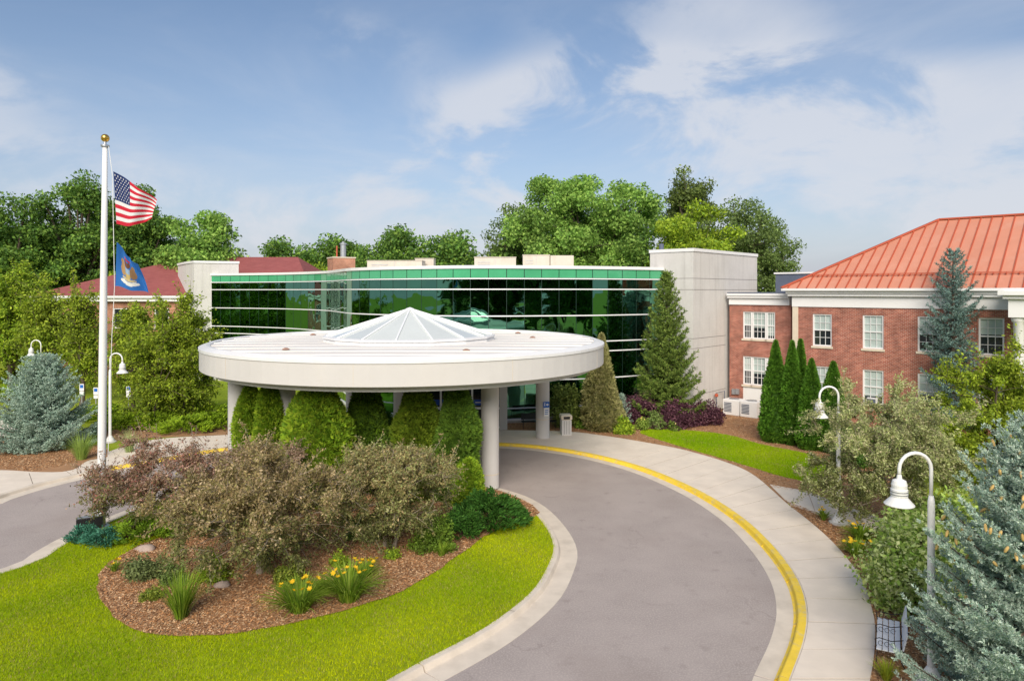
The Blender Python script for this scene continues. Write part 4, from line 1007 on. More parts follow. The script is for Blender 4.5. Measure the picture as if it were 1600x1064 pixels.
T_lime = tree2('bright yellow green tree above the concrete tower', 1078, 312, 84, 172, 3, [(.24,.33,.02),(.28,.36,.035),(.14,.23,.025)], 23, 40000, .34, 100, 1.35, .42, 26)
T_airy = tree2('airy olive tree at the right end of the rear trees', 1160, 288, 96, 195, 4, [(.12,.18,.05),(.17,.23,.07),(.09,.14,.04)], 24, 40000, .34, 150, 1.6, .5, 34, lumps=.2)
T_la = tree2('thin leaved tree at the left side of the huge tree', 795, 308, 95, 100, 4, [(.10,.16,.04),(.15,.21,.05),(.07,.12,.03)], 25, 14000, .34, 70, 1.3, .5, 20, lumps=.35)
tree2('drooping small tree right of the concrete tower roof', 1222, 375, 90, 70, 2, [(.12,.18,.05),(.17,.23,.07),(.09,.14,.04)], 26, 7000, .3, 40, 1.1, .5, 12, lumps=.35)
tree2('dark green tree low behind the rooftop units', 985, 345, 88, 120, 2, DARKT, 27, 16000, .4, 60, 1.7, .4, 12)
lefts = [('dark leafy tree at the far left edge of the tree line',20,288,80,170,2),('tall dark tree just left of the flag',125,276,84,165,2),('dark tree behind the flags',222,298,88,130,2),
         ('round dark tree at the right end of the left tree line',318,313,80,140,2)]
T_left = []
for k, (lab,px,yt,d,w,z0) in enumerate(lefts):
    T_left.append(tree2(lab,px,yt,d,w,z0,DARKT if k != 3 else MAPLE,31+k,46000,.36,120,1.45,.5,34,lumps=.3))
# lower trees along the skyline
T_low = tree2('yellow green tree left of the brick chimney', 470, 388, 92, 100, 2, LIME, 41, 12000, .4, 40, 1.7)
mids = [(452,372,104,95,'pale green tree on the skyline left of the chimney'),(508,376,110,80,'middle tree on the skyline just left of the flue'),(590,378,104,70,'small tree on the skyline right of the flue'),
        (642,362,100,80,'taller tree on the skyline above the skylight'),(705,368,102,90,'spreading tree on the skyline left of the huge tree'),(555,385,112,60,'low tree on the skyline behind the brick chimney')]
src_m = tree2(mids[0][4], *mids[0][:4], 2, DARKT, 42, 30000, .42, 80, 1.9, .4, 16, lumps=.3)
for px,yt,d,w,lab in mids[1:]:
    c = copy_tree(src_m, lab, (xat(px,d),d,.12), R.uniform(0,6), (1.3*w*d/(mids[0][3]*mids[0][2]), 1.3*w*d/(mids[0][3]*mids[0][2]), 1.04*zat(yt,d)/zat(mids[0][1],mids[0][2])))
for px,yt,d,w,lab in [(350,382,86,90,'lime green tree above the left shingle roof'),(205,402,82,80,'lime green tree behind the state flag'),(60,372,82,100,'lime tree low in the left tree line')]:
    copy_tree(T_low, lab, (xat(px,d),d,.12), R.uniform(0,6), (w*d/(100*92.), w*d/(100*92.), zat(yt,d)/zat(388,92)))
# low mass of far wood closing the gaps under the crowns
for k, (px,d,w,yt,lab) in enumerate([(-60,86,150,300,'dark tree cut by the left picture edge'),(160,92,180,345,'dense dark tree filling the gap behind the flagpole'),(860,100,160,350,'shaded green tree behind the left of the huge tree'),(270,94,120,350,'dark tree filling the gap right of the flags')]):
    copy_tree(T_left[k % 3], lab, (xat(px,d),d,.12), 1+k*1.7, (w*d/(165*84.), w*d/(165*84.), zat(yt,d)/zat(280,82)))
# trees behind the camera, mirrored in the green glass
for k in range(22):
    s_ = T_left[k % 3]
    copy_tree(s_, 'tree behind the camera seen only as a reflection in the glass', (-80+k*7.6+R.uniform(-2,2), -36-(k%2)*7+R.uniform(-2,2), .12), R.uniform(0,6), (R.uniform(1.0,1.2),R.uniform(1.0,1.2),R.uniform(.85,1.0)))['group'] = 'trees mirrored in the glass'

# ------------------------------------------------------------------ trees at the left middle distance
LTREE = [(.17,.24,.02),(.23,.30,.024),(.12,.18,.018),(.28,.34,.03)]
tree2('bushy yellow green tree beside the canopy left edge', 285, 460, 47, 124, .7, LTREE, 51, 40000, .18, 150, .78, .45, 26, 'trees on the left lawn', shape=.75, twigs=5, aspect=.5, lumps=.45)
tree2('yellow green tree right behind the left lamp post', 207, 470, 51, 78, .9, LTREE, 52, 22000, .19, 110, .8, .45, 20, 'trees on the left lawn', shape=.8, twigs=5, aspect=.5, lumps=.45)
tree2('slim open tree just left of the flagpole', 128, 458, 53, 70, 1.2, LTREE, 53, 18000, .19, 100, .8, .5, 20, 'trees on the left lawn', shape=.8, twigs=5, aspect=.5, lumps=.45)
tree2('broad lime tree at the left behind the spruce', 74, 448, 56, 92, 1.0, LTREE, 54, 27000, .21, 110, .95, .42, 20, 'trees on the left lawn', shape=.85, twigs=5, aspect=.5, lumps=.45)
tree2('brightest lime tree at the left picture edge', 18, 420, 60, 118, 1.0, LIME, 55, 38000, .22, 130, 1.05, .4, 20, 'trees on the left lawn', shape=.85, twigs=5, aspect=.5, lumps=.45)
tree2('low spreading tree between the lamp post and the canopy', 245, 512, 45, 110, .4, LTREE, 56, 18000, .17, 90, .65, .45, 16, 'trees on the left lawn', twigs=5, aspect=.5, lumps=.45)

# ------------------------------------------------------------------ conifers
t = thing('blue_spruce', 'full blue spruce on tan mulch at the left picture edge', 'spruce tree', (*G(66,700),.14))
conifer(t, 61, 5.15, 2.75, 170, BLUE, .085, .24, 15, .05, .12, .22, .72, .85, width=.036, jit=.05)
t = thing('green_fir', 'tall green fir between the glass wall and concrete tower', 'fir tree', (10.35,45.7,.12))
conifer(t, 62, 10.2, 2.35, 165, FIR, .16, .32, 14, .5, .12, .34, .88, .75, width=.05, jit=.05)
t = thing('blue_spruce', 'slim open blue spruce in front of the brick wing', 'spruce tree', (*G(1489,690),.12))
sx, sy = G(1489,690); conifer(t, 63, zat(386,sy)-.12, 2.15, 130, BLUED, .12, .30, 13, 1.0, .10, .18, .62, .75, width=.042, sparse=.5, jit=.04)
fs_root = thing('blue_spruce', 'large pale blue spruce with tan cones at the right picture edge', 'spruce tree', (10.55,13.6,.13))
_, (TP_, TD_) = conifer(fs_root, 64, 6.35, 2.75, 150, BLUE, .062, .17, 24, .1, .18, .30, .75, .85, width=.021, jit=.05, tipcols=[(.46,.53,.45),(.40,.48,.42)])
_top = [i for i in range(len(TP_)) if TP_[i][2] > 3.3 and np.linalg.norm(TP_[i][:2]) > .35]
rng = np.random.default_rng(5)
cone = MB().lathe([(.006,0),(.020,-.02),(.026,-.06),(.022,-.11),(.008,-.14)],7,cap0=True,cap1=True).mesh('cone',True)
cm_ = mat('tan_cone',(.66,.45,.17),.8,.2,30)
for i in rng.choice(_top, min(230,len(_top)), replace=False):
    o = obj('cone', cone, cm_, fs_root, tuple(TP_[i]+np.array((0,0,-.02)))); o.rotation_euler = (rng.normal(0,.3),rng.normal(0,.3),0); o.scale = (1.15,1.15,1.15)
t = thing('blue_spruce', 'small blue spruce sprout among the shrubs below the green fir', 'spruce tree', (*G(972,668),.13))
conifer(t, 65, 2.2, .8, 44, BLUE, .07, .2, 8, .05, .1, .2, .8, .6, width=.022)
t = thing('cypress', 'tall tan green cypress right of the canopy by the glass wall', 'conifer', (*G(940,672),.12))
arborvitae(t, 66, zat(522,44)-.12, 1.12, 5200, [(.20,.20,.07),(.26,.25,.10),(.14,.15,.05),(.30,.28,.13)], lsize=.22, bump=.3)
for px,py,yt,r,lab in [(1212,690,533,.95,'leftmost arborvitae of the row before the brick wing'),(1238,694,534,.80,'second arborvitae from the left before the brick wing'),(1251,690,531,.70,'tallest arborvitae, third in the row before the brick wing'),
                   (1268,702,562,.85,'fourth arborvitae, shorter, in the row before the brick wing'),(1302,706,566,.95,'rightmost arborvitae of the row behind the lamp post')]:
    x,y = G(px,py); t = thing('arborvitae', lab, 'arborvitae', (x,y,.12), 0, 'arborvitae row before the brick wing')
    arborvitae(t, px, zat(yt,y)-.12, r, 4600, [(.05,.13,.012),(.075,.18,.016),(.035,.095,.01),(.10,.21,.022)], lsize=.17, bump=.14)
ISA = [(390,31.4,.70,4.55,ARB,'narrow arborvitae at the left end under the canopy'),(421,30.7,.80,4.75,ARB,'second arborvitae from the left under the canopy'),(498,28.6,1.38,4.98,ARB,'widest arborvitae under the canopy front'),
       (572,30.4,.98,4.85,ARBD+ARB[:1],'dark arborvitae right of the widest one under the canopy'),(650,29.4,1.02,4.95,[(.13,.19,.015),(.17,.23,.02),(.09,.15,.012)],'yellow green arborvitae under the canopy middle'),(713,29.2,.98,4.95,ARBD,'darkest arborvitae left of the front column')]
for px,d,r,Hh,cols_,lab in ISA:
    t = thing('arborvitae', lab, 'arborvitae', (xat(px,d),d,.15), px*.1, 'arborvitae under the canopy'); arborvitae(t, px+5, Hh-.10, r*1.04, 7000, cols_, True, lsize=.19, bump=.34)
t = thing('arborvitae', 'low bright arborvitae skirt left of the front column foot', 'arborvitae', (xat(732,28.2),28.2,.15)); arborvitae(t, 77, 1.9, .72, 2600, ARB, True, lsize=.15)

# ------------------------------------------------------------------ crab apples
def crab(label, x, y, H, z0, rx, ry, cols, seed, n, ncl, ls=.088, stems=2, tw=7, clr=.48, z=.15, low=None):
    n = int(n*2.2); ncl = int(ncl*1.15)
    t = thing('crab_apple', label, 'crab apple tree', (x,y,z)); broadleaf(t, seed, H-.15, z0, rx*.85, ry*.85, ncl, n, ls, cols, clr, trunk_r=.11, barkm='greybark', limbs=16, flat=.8, shell=.42, twigs=tw, aspect=.45, stems=stems, lumps=.55, leafup=.1, cols_low=low or [(.14,.16,.05),(.19,.20,.07),(.11,.12,.04)]); return t
crab('bronze leaved crab apple with bare grey trunk at the island front', -7.9, 21.4, 3.75, .75, 3.0, 2.5, BRONZE, 71, 30000, 120, stems=1)
crab('reddish spreading crab apple beside the flagpole', -12.9, 24.8, 3.2, .55, 3.7, 2.2, PINKBR+[(.26,.10,.08)], 72, 14000, 90)
crab('olive bronze crab apple before the front column', -4.25, 23.4, 3.9, .65, 2.6, 2.3, BRONZE[:3]+[(.26,.27,.10),(.20,.24,.08),(.34,.32,.16)], 73, 26000, 110)
crab('pinkish crab apple behind the island middle', -9.9, 25.8, 3.1, .55, 2.8, 1.9, PINKBR, 74, 13000, 90)
sxr, syr = G(1400,815)
crab('silvery olive crab apple behind the right lamp posts', xat(1392,25.5), 25.5, zat(628,25.5), .8, 2.75, 2.5, [(.29,.33,.12),(.38,.41,.19),(.21,.26,.09),(.40,.36,.22)], 75, 46000, 130)

# ------------------------------------------------------------------ shrubs on the right and by the building
def bsh(name, label, cat, pos, *a, **k):
    t = thing(name, label, cat, pos, 0, k.pop('group', None)); bush(t, *a, **k); return t
tree2('yellow green leafy tree before the porch columns', 1552, 545, 30, 160, .6, [(.20,.27,.02),(.27,.33,.03),(.14,.20,.02)], 81, 42000, .13, 110, .6, .42, 20, 'right side shrubs', twigs=5, aspect=.5, lumps=.45)
bsh('variegated_shrub','pale variegated dogwood shrub right beside the park bench','shrub',(xat(1428,19.2),19.2,.13),82,1.6,1.6,2.7,16000,.12,[(.26,.35,.08),(.37,.43,.15),(.16,.27,.04),(.47,.51,.26)],ncl=50)
bsh('variegated_shrub','pale variegated dogwood shrub behind the nearest lamp post','shrub',(xat(1480,22.2),22.2,.13),83,1.9,1.6,2.6,15000,.12,[(.26,.34,.08),(.35,.41,.14),(.16,.26,.04)],ncl=50)
bsh('variegated_shrub','grey green shrub right of the daylilies by the path','shrub',(xat(1420,22.5),22.5,.13),84,1.3,1.2,1.9,9000,.11,[(.18,.26,.06),(.24,.31,.09),(.11,.19,.03)],ncl=36)
bsh('barberry','purple barberry hedge, left bush below the green fir','shrub',(*G(1000,662),.13),85,1.7,1.3,2.5,9000,.13,PURP,ncl=40,group='purple barberry hedge')
bsh('barberry','purple barberry hedge, middle bush below the green fir','shrub',(*G(1052,668),.13),86,1.7,1.3,2.15,9000,.13,PURP,ncl=40,group='purple barberry hedge')
bsh('barberry','purple barberry hedge, right bush at the concrete tower foot','shrub',(*G(1098,664),.13),87,1.5,1.2,2.0,8000,.13,PURP,ncl=40,group='purple barberry hedge')
bsh('viburnum','round dark green bush behind the litter bin','shrub',(*G(886,666),.13),88,1.35,1.2,3.15,11000,.14,[(.12,.16,.03),(.17,.21,.05),(.08,.12,.025)],ncl=44)
bsh('hydrangea','green hydrangea with pink flower heads right of the litter bin','shrub',(*G(925,669),.13),89,1.15,.9,1.2,4200,.15,[(.14,.25,.03),(.20,.32,.04),(.10,.19,.02)],flowers=[(.62,.40,.42),(.70,.55,.52)],fl_n=16,fl_size=.10)
bsh('shrub','lime leaved hosta clump at the pavement edge','shrub',(*G(971,677),.13),90,.85,.75,1.15,3000,.16,LIME,up=.5)
bsh('shrub','small yellow flowered shrub right of the lime hosta','shrub',(*G(1003,672),.13),91,.6,.5,.8,1600,.12,[(.16,.24,.04),(.24,.32,.06)],flowers=[(.75,.62,.15)],fl_n=10,fl_size=.08)
bsh('shrub','small grey green shrub at the corner of the lawn strip','shrub',(*G(1026,670),.13),92,.7,.6,1.1,2000,.12,[(.18,.24,.07),(.13,.19,.05)])
bsh('shrub','dwarf yellow bloomed plant at the far end of the lawn strip','shrub',(*G(1052,673),.13),93,.45,.4,.6,900,.10,[(.14,.2,.04)],flowers=[(.8,.62,.3)],fl_n=7,fl_size=.08)
bsh('shrub','low green shrub right of the rightmost arborvitae','shrub',(*G(1345,725),.13),94,1.3,1.1,1.9,6000,.13,GREEN)
bsh('shrub','green shrub at the brick wall below the slim spruce','shrub',(*G(1440,735),.13),95,1.5,1.1,1.6,6000,.13,OLIVE)
bsh('shrub','low dark shrub behind the large spruce','shrub',(xat(1560,21),21,.13),96,1.6,1.3,1.7,7000,.12,GREEN)
bsh('shrub','dark foundation bush under the canopy left of the lobby','shrub',(-8.6,45.4,.13),97,1.2,.6,1.3,3500,.13,GREEN)
bsh('shrub','white flowered bush behind the arborvitae under the canopy','shrub',(-9.9,46.4,.13),98,1.0,.6,1.6,3000,.13,GREEN,flowers=[(.75,.75,.65)],fl_n=30,fl_size=.09)
# daylilies and strap leaved plants
LILY = [(.15,.25,.02),(.21,.31,.03),(.28,.36,.06),(.11,.19,.02)]
def lily(label, px, py, rad, H, n, fl, seed, w=.042, cols=LILY, z=.14, name='daylily', cat='daylily', **k):
    t = thing(name, label, cat, at(px,py,z), seed); blades_plant(t, seed, rad, H, n, w, cols, fl, **k)
lily('yellow daylily clump at the front edge of the island bed, left one',468,955,.95,.80,330,16,101)
lily('yellow daylily clump at the front edge of the island bed, right one',545,938,1.05,.92,400,14,102)
lily('small yellow daylily behind the right front clump',572,900,.5,.5,110,7,103)
lily('upright green iris clump alone on the island mulch',283,966,.62,.95,240,0,104,.034,name='iris_clump',cat='iris',arch=.25)
lily('daylily with yellow blooms nearest the park bench',1338,868,.62,.5,170,10,105)
lily('daylily with yellow blooms behind the other by the path',1345,845,.7,.55,190,7,106)
lily('tiny yellow flower clump left of the lamp base',1287,812,.35,.4,80,4,107)
lily('small yellow bloom plant in front of the variegated shrub',1372,905,.4,.45,90,3,108)
lily('ornamental grass tuft with pale blades by the left pavement',127,718,.95,1.25,420,0,109,.016,[(.24,.34,.07),(.32,.42,.12),(.18,.27,.05)],name='ornamental_grass',cat='grass clump',arch=.6)
lily('pale ornamental grass tuft right of the left lamp post',202,706,.8,1.1,300,0,110,.016,[(.26,.33,.12),(.33,.40,.17)],name='ornamental_grass',cat='grass clump',arch=.6)
lily('yellow green grass tuft at the near end of the park bench',1385,1062,.36,.42,160,0,111,.016,[(.30,.33,.03),(.22,.28,.03)],name='ornamental_grass',cat='grass clump',arch=.6,z=.14)
# island shrubs
YEW = [(.020,.065,.010),(.032,.095,.014),(.055,.135,.02)]
t = thing('yew','large dark spreading yew at the foot of the front column','yew',at(765,822,.15)); juniper(t,121,1.35,1.1,1.25,9000,YEW,.16,.55)
t = thing('yew','smaller dark yew at the lawn edge','yew',at(723,838,.15)); juniper(t,122,.72,.65,.95,4000,YEW,.15,.55)
bsh('boxwood','leafy green boxwood right of the crab apples','shrub',at(676,858,.15),123,.85,.75,1.35,6500,.09,[(.10,.17,.02),(.15,.23,.03),(.07,.12,.015)])
bsh('boxwood','dark low shrub under the right crab apple','shrub',at(575,838,.15),124,.95,.8,1.0,5000,.09,GREEN)
bsh('shrub','tiny green shrub alone below the right crab apple','shrub',at(613,872,.15),125,.32,.3,.42,1100,.07,LIME)
bsh('spirea','yellow green spirea in the middle of the island bed','shrub',at(332,905,.15),126,.6,.55,.95,3400,.07,LIME)
bsh('spirea','olive shrub right of the grey trunk on the island','shrub',at(452,916,.15),127,.6,.5,.85,3000,.07,OLIVE)
bsh('lavender_shrub','grey green tufted shrub at the left of the island bed','shrub',at(225,902,.15),128,.72,.6,.8,4200,.08,[(.13,.17,.06),(.18,.22,.08),(.10,.13,.05)],up=.9)
bsh('lavender_shrub','small grey green shrub between the tufted shrub and spirea','shrub',at(272,912,.15),129,.5,.45,.6,2600,.07,[(.12,.18,.05),(.17,.23,.07)])
bsh('spirea','small lime plant behind the daylilies','shrub',at(528,885,.15),130,.4,.35,.5,1400,.07,LIME)
bsh('shrub','dark shrub hidden under the pink crab apple','shrub',at(330,820,.15),131,1.1,.9,1.1,5000,.08,OLIVE)
JB = [(.04,.15,.10),(.07,.21,.14),(.03,.11,.07)]
t = thing('juniper','blue green juniper mound at the flagpole foot, right one','juniper',at(158,851,.13)); juniper(t,132,.66,.5,.58,3000,JB,.10,.7)
t = thing('juniper','blue green juniper mound at the flagpole foot, left one','juniper',at(131,844,.13)); juniper(t,133,.48,.42,.5,2200,JB,.10,.7)
t = thing('juniper','yellow green spreading juniper right of the bronze plaque','juniper',at(225,840,.13)); juniper(t,134,1.15,.9,.7,5200,[(.12,.21,.015),(.17,.27,.02),(.08,.15,.012)],.13,.6)
GJ = [(.16,.25,.014),(.22,.32,.018),(.10,.17,.012)]
for k,(px,py,rx,hh) in enumerate([(195,672,1.7,.9),(240,668,1.9,1.0),(290,674,1.8,.85),(335,668,1.9,.9),(165,655,1.8,1.0),(20,628,3.2,1.3),(265,655,1.9,1.1),(320,655,2.0,1.0)]):
    lab = ['first low golden juniper right of the left lamp post','golden juniper below the bushy lawn tree','golden juniper nearest the pavement left of the canopy','golden juniper reaching under the canopy edge','golden juniper behind the flagpole','golden juniper hedge at the left picture edge','golden juniper behind the front row, middle','golden juniper behind the front row by the lawn'][k]
    t = thing('juniper', lab, 'juniper', at(px,py,.12)); t['group'] = 'golden junipers on the left'; juniper(t,140+k,rx,1.3,hh,4200,GJ,.24,.55)
# rocks and small markers
def rock(label, px, py, s, seed):
    rng = np.random.default_rng(seed); mb = MB(); nu, nv = 9, 6; vs_ = []
    for j in range(nv):
        th = math.pi*j/(nv-1)
        for i in range(nu):
            a = 2*math.pi*i/nu; r = s*(1+rng.normal(0,.12)); vs_.append((r*1.3*math.sin(th)*math.cos(a), r*math.sin(th)*math.sin(a), r*.6*math.cos(th)))
    mb.add(vs_,[(j*nu+i,(j+1)*nu+i,(j+1)*nu+(i+1)%nu,j*nu+(i+1)%nu) for j in range(nv-1) for i in range(nu)])
    tag(obj('rock', mb, M['rock'], None, at(px,py,.17), smooth=True), label, 'rock')
rock('pinkish flat rock at the back left edge of the island bed',228,858,.27,1); rock('small pale rock beside the yellow green spirea',348,914,.2,2); rock('dark fist sized rock on the mulch behind the tufted shrub',285,862,.14,3); rock('stone at the foot of the concrete tower',1118,662,.22,4)
# ------------------------------------------------------------------ flagpole and flags
FX, FY = xat(158,25.7), 25.7
fp = thing('flagpole', 'white flagpole with a gold ball, carrying two flags', 'flagpole', (FX,FY,.13)); fp.rotation_euler = (0,.0105,0)
obj('pole', MB().lathe([(.145,-.1),(.145,.2),(.14,6),(.11,11),(.085,14.25)],20,cap1=True), M['trim'], fp, smooth=True)
obj('truck', MB().lathe([(.10,14.25),(.15,14.28),(.15,14.34),(.05,14.36),(.04,14.5)],16), M['steel'], fp)
obj('ball', MB().lathe([(.01,14.44)]+[(.15*math.sin(a),14.6-.15*math.cos(a)) for a in np.linspace(.1,math.pi-.1,11)],16), M['gold'], fp, smooth=True)
obj('collar', MB().lathe([(.30,-.05),(.30,.03),(.17,.06)],20), M['steel'], fp)
hl = MB().tube([(.14,-.02,14.3),(.30,-.02,13.2),(.44,-.05,9),(.36,-.05,7.2),(.22,-.03,1.2)],.012,5); obj('halyard', hl, M['trim'], fp)
obj('cleat', MB().box(.155,.2,-.03,.03,1.15,1.35), M['steel'], fp)
def flag(name, label, P00, P10, P01, P11, sag, wave, colfun, nu, nv, seed):
    """cloth sheet: corners hoist-top, fly-top, hoist-bottom, fly-bottom; one colour per cell"""
    P00,P10,P01,P11 = (np.array(p,float) for p in (P00,P10,P01,P11)); V = []; Fc = []; C = []
    def pt(u,v):
        p = (1-v)*((1-u)*P00+u*P10)+v*((1-u)*P01+u*P11)
        w_ = wave(u,v); return p+np.array((0,w_,0))+np.array((0,0,sag(u,v)))
    for j in range(nv):
        for i in range(nu):
            o = len(V); V += [pt(i/nu,j/nv),pt((i+1)/nu,j/nv),pt((i+1)/nu,(j+1)/nv),pt(i/nu,(j+1)/nv)]; Fc += [o,o+3,o+2,o+1]; c = colfun((i+.5)/nu,(j+.5)/nv); C += [c]*4
    o = obj(name, from_arrays(name, np.array(V), 4, Fc, M['cloth'], np.array(C)))
    o.data.shade_smooth(); return o
RED, WHT, NAVY = (.60,.020,.045), (.78,.78,.78), (.012,.030,.13)
def usf(u,v):
    if u < .40 and v < 7/13:
        for r in range(9):
            for c in range(6 if r % 2 == 0 else 5):
                sx_ = (.4/12)*(1+2*c+(r % 2)); sy_ = (7/13)/10*(r+1); dx, dy = (u-sx_)*1.9, v-sy_; rr = math.hypot(dx,dy); a = math.atan2(dx,-dy)
                if rr < .028*(.62+.38*math.cos(5*a)): return WHT
        return NAVY
    return RED if int(v*13) % 2 == 0 else WHT
d = 25.62
def W3(px,py,dd=0): return (xat(px,d+dd), d+dd, zat(py,d+dd))
uf = flag('national_flag','', W3(177,268), W3(241,312,.3), W3(182,350), W3(238,339,.3), lambda u,v: .10*math.sin(u*3.1)*(1-2*v)*.0-.16*math.sin(u*math.pi)*(v-.25)*1.6+.05*math.sin(u*9+v*2)*u, lambda u,v: .16*math.sin(u*7.5+v*2.2)*u+.06*math.sin(u*15+v*4)*u, usf, 150, 91, 1)
tag(uf,'red white and blue striped flag with stars, flying on the pole','flag')
BL = (.028,.155,.47)
def ell(u,v,cu,cv,ru,rv): return ((u-cu)/ru)**2+((v-cv)/rv)**2 < 1
def mif(u,v):
    u, v = .5+(u-.46)/1.45, .45+(v-.47)/1.35
    # blue field; crest: eagle on top, elk and moose either side of a shield, white ribbon below
    if ell(u,v,.50,.30,.10,.075) and not ell(u,v,.50,.24,.05,.03): return (.16,.07,.035)
    if ell(u,v,.50,.22,.11,.022): return (.50,.03,.04)
    if abs(u-.5) < .075 and .38 < v < .60: return (.30,.42,.55) if v < .50 else (.55,.42,.16)
    if ell(u,v,.37,.47,.065,.125) or ell(u,v,.345,.35,.045,.05): return (.42,.26,.12)
    if ell(u,v,.63,.47,.065,.125) or ell(u,v,.655,.35,.045,.05): return (.30,.17,.08)
    if ell(u,v,.50,.70,.19,.055) and not ell(u,v,.50,.64,.13,.035): return (.78,.78,.72)
    if ell(u,v,.5,.63,.16,.03): return (.60,.50,.26)
    return BL
mf = flag('state_flag','', W3(182.5,378), W3(216,412,.55), W3(180,447), W3(232,459,.2), lambda u,v: -.10*math.sin(u*3.1)*(1-v)+.03*math.sin(u*10), lambda u,v: .20*math.sin(u*6+v*3.0)*u+.10*math.sin(u*13-v*3)*u, mif, 70, 60, 2)
tag(mf,'blue flag with a painted crest, hanging below the striped flag','flag')
fb = thing('floodlight_box','black floodlight box beside the flagpole foot','floodlight',at(140,828,.13),.55)
obj('housing', MB().box(-.42,.42,-.16,.16,.12,.50,.03), M['darkmetal'], fb); obj('lens', MB().box(-.38,.38,-.12,.12,.50,.515), M['steel'], fb); obj('stand', MB().box(-.05,.05,-.05,.05,-.03,.12), M['darkmetal'], fb)
pq = thing('plaque','dark bronze plaque block beside the flagpole','plaque',at(183,843,.13),.45)
obj('block', MB().box(-.55,.55,-.10,.10,-.03,.42,.015), mat('bronze_plaque',(.035,.016,.012),.4,.2,6), pq); obj('rim', MB().box(-.5,.5,-.112,-.10,.06,.37), mat('bronze_rim',(.06,.03,.02),.4,.2,6), pq)

# ------------------------------------------------------------------ lamp posts
def lamp_mesh(label, x, y, z, rz, h=5.25):
    t = thing('lamp_post', label, 'lamp post', (x,y,z), rz, 'white gooseneck lamp posts')
    obj('footing', MB().lathe([(.34,-.05),(.34,.06),(.30,.08)],24,cap1=True), M['concrete'], t)
    obj('base', MB().lathe([(.25,.08),(.25,.12),(.20,.20),(.12,.34),(.085,.40)],20,cap1=True), M['white'], t, smooth=True)
    obj('shaft', MB().lathe([(.082,.38),(.075,h-1.15),(.05,h-1.0)],16,cap1=True), M['white'], t, smooth=True)
    pts = [(0,0,h-1.05),(0,0,h-.45)]+[(-.36+.36*math.cos(a),0,h-.40+.36*math.sin(a)) for a in np.linspace(0,math.pi,11)]+[(-.72,0,h-.55)]
    obj('gooseneck', MB().tube(pts,.04,10), M['white'], t, smooth=True)
    sh = obj('lamp_shade', MB().lathe([(.045,h-.52),(.06,h-.62),(.14,h-.66),(.165,h-.75),(.155,h-.84),(.175,h-.85),(.175,h-1.0),(.16,h-1.02),(.315,h-1.19),(.31,h-1.205),(.15,h-1.05)],24,(-.72,0)), M['white'], t)
    obj('fin_ring', MB().lathe([(.15,h-.89),(.185,h-.89),(.185,h-.91),(.15,h-.91)],24,(-.72,0)), M['steel'], sh); obj('fin_ring', MB().lathe([(.15,h-.95),(.185,h-.95),(.185,h-.97),(.15,h-.97)],24,(-.72,0)), M['steel'], sh)
    obj('lens', MB().lathe([(.15,h-1.08),(.10,h-1.14),(.02,h-1.16)],16,(-.72,0)), M['blind'], sh); return t
l1 = lamp_mesh('white gooseneck lamp at the branch path before the silvery shrub', *G(1310,818), .13, 0)
copy_tree(l1,'nearest white gooseneck lamp beside the large blue spruce',(xat(1455,15.4),15.4,.13),0)
copy_tree(l1,'white gooseneck lamp right beside the flagpole',(xat(172,40.0),40.0,.12),math.pi)
copy_tree(l1,'farthest white gooseneck lamp above the left blue spruce',(xat(64,50.5),50.5,.12),0)

# ------------------------------------------------------------------ benches, bin, signs
def bench(label, x, y, rz, col, iron, n=4, L_=1.75, scroll=True):
    t = thing('park_bench', label, 'bench', (x,y,.14), rz)
    for i in range(n): obj('seat_slat', MB().box(-L_/2,L_/2,-.26+i*.128,-.26+i*.128+.112,.43,.46,.006), col, t)
    for i in range(3):
        o = obj('back_slat', MB().box(-L_/2,L_/2,0,.03,0,.115,.006), col, t, (0,.275+.03*i,.52+.135*i)); o.rotation_euler = (-.22,0,0)
    for s_ in (-1,0,1):
        x_ = s_*(L_/2-.12)
        fr = obj('end_frame', MB().tube([(x_,-.27,0),(x_,-.24,.42),(x_,.24,.415),(x_,.30,.55),(x_,.40,.93)],.013,6).tube([(x_,.36,0),(x_,.25,.2),(x_,.24,.41)],.013,6), iron, t)
        if s_ or scroll:
            am = MB().tube([(x_,-.25,.42),(x_,-.29,.62),(x_,-.2,.67),(x_,.05,.64),(x_,.30,.72)],.011,6)
            for k in range(3):
                c_ = -.17+.13*k; am.tube([(x_,c_+.05*math.cos(a),.55+.055*math.sin(a)) for a in np.linspace(0,5.6,10)],.006,5)
            obj('armrest', am, iron, fr)
    return t
bench('pale grey slatted bench with black scroll arms beside the pavement', xat(1389,16.7), 16.7, math.radians(-119), mat('grey_bench_paint',(.68,.70,.74),.5,.06,5), M['darkmetal'])
bench('black metal bench against the glass wall behind the column', 1.75, 44.0, .05, M['darkmetal'], M['darkmetal'], 5, 2.3, False)
tb = thing('litter_bin','square concrete litter bin right of the canopy column','litter bin',(*G(884,679),.13),.12)
obj('body', MB().box(-.30,.30,-.30,.30,-.02,.95,.03), M['concrete'], tb); obj('lid', MB().box(-.34,.34,-.34,.34,.95,1.25,.05), M['limestone'], tb); obj('opening', MB().box(-.2,.2,-.345,-.335,1.0,1.16), M['darkmetal'], tb)
for x in (-.15,.0,.15): obj('groove', MB().box(x-.012,x+.012,-.306,-.298,.08,.88), M['room'], tb)
BLU = mat('sign_blue',(.01,.12,.48),.4,0)
sg = thing('parking_sign','small blue and white sign fixed on the canopy column','sign',(1.85+.20,41.2-.42,.0),.35)
obj('blue_plate', MB().box(-.19,.19,-.012,.012,2.02,2.36), BLU, sg); obj('white_plate', MB().box(-.16,.16,-.012,.012,1.50,2.0), M['white'], sg)
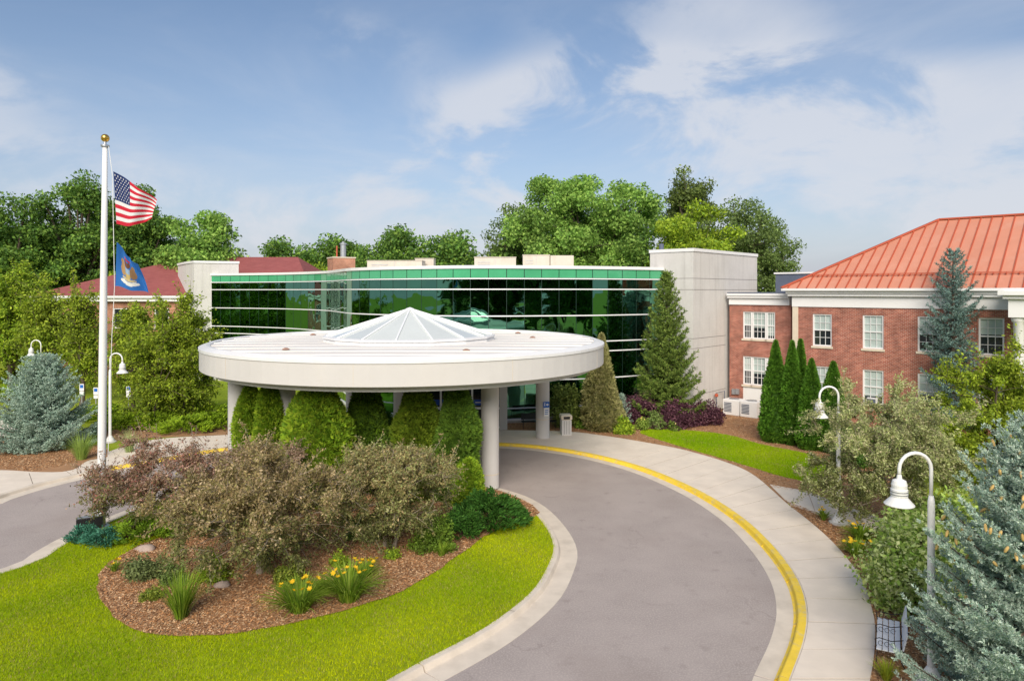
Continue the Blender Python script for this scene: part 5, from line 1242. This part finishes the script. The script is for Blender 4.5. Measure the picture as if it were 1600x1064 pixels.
obj('arrow', MB().add([(-.02,-.016,2.19),(.06,-.016,2.28),(.06,-.016,2.22),(.15,-.016,2.22),(.15,-.016,2.16),(.06,-.016,2.16),(.06,-.016,2.10)],[(0,6,5,4,3,2,1)]), M['white'], sg)
obj('figure', MB().box(-.125,-.085,-.016,-.0125,2.12,2.25).box(-.13,-.08,-.016,-.0125,2.26,2.31), M['white'], sg)
for i in range(3): obj('text_line', MB().box(-.11,.11,-.016,-.0125,1.62+.11*i,1.66+.11*i), BLU, sg)
def post_sign(label, px, py, h):
    x, y = G(px,py); t = thing('sign_post', label, 'sign', (x,y,.12))
    obj('post', MB().box(-.03,.03,-.02,.02,-.1,h), M['steel'], t); obj('plate', MB().box(-.16,.16,-.035,-.022,h-.50,h), M['white'], t)
    obj('blue_square', MB().box(-.12,.12,-.04,-.036,h-.3,h-.06), BLU, t); obj('lower_plate', MB().box(-.15,.15,-.035,-.022,h-.78,h-.54), M['white'], t)
post_sign('blue and white accessible parking sign among the golden junipers',201,648,2.05)
post_sign('blue and white sign half hidden right of the left blue spruce',128,645,2.1)
post_sign('thin sign post just left of the flagpole',150,648,1.95)

# a few more border plants on the island
bsh('spirea','small olive mound at the front left of the upright iris','shrub',at(238,935,.15),151,.34,.3,.36,1200,.06,OLIVE)
lily('small green strap leaved tuft right of the dark yew',690,868,.4,.4,110,0,152,.03)
lily('single yellow bloom tuft at the left rim of the island mulch',178,893,.28,.34,60,3,153,.03)
bsh('spirea','low lime mound between the two front daylilies','shrub',at(505,925,.15),154,.3,.28,.36,1000,.06,LIME)
# put the origin of every thing that was laid out in world coordinates at the foot of that thing
for o in [o for o in scene.objects if o.type == 'EMPTY' and o.parent is None and o.get('label') and o.location.length < 1e-6]:
    P = [c.matrix_basis @ v.co for c in o.children if c.type == 'MESH' for v in c.data.vertices]
    if not P: continue
    lo = Vector([min(p[i] for p in P) for i in range(3)]); hi = Vector([max(p[i] for p in P) for i in range(3)])
    foot = Vector(((lo.x+hi.x)/2, (lo.y+hi.y)/2, lo.z)); o.location = foot
    for c in o.children: c.location -= foot
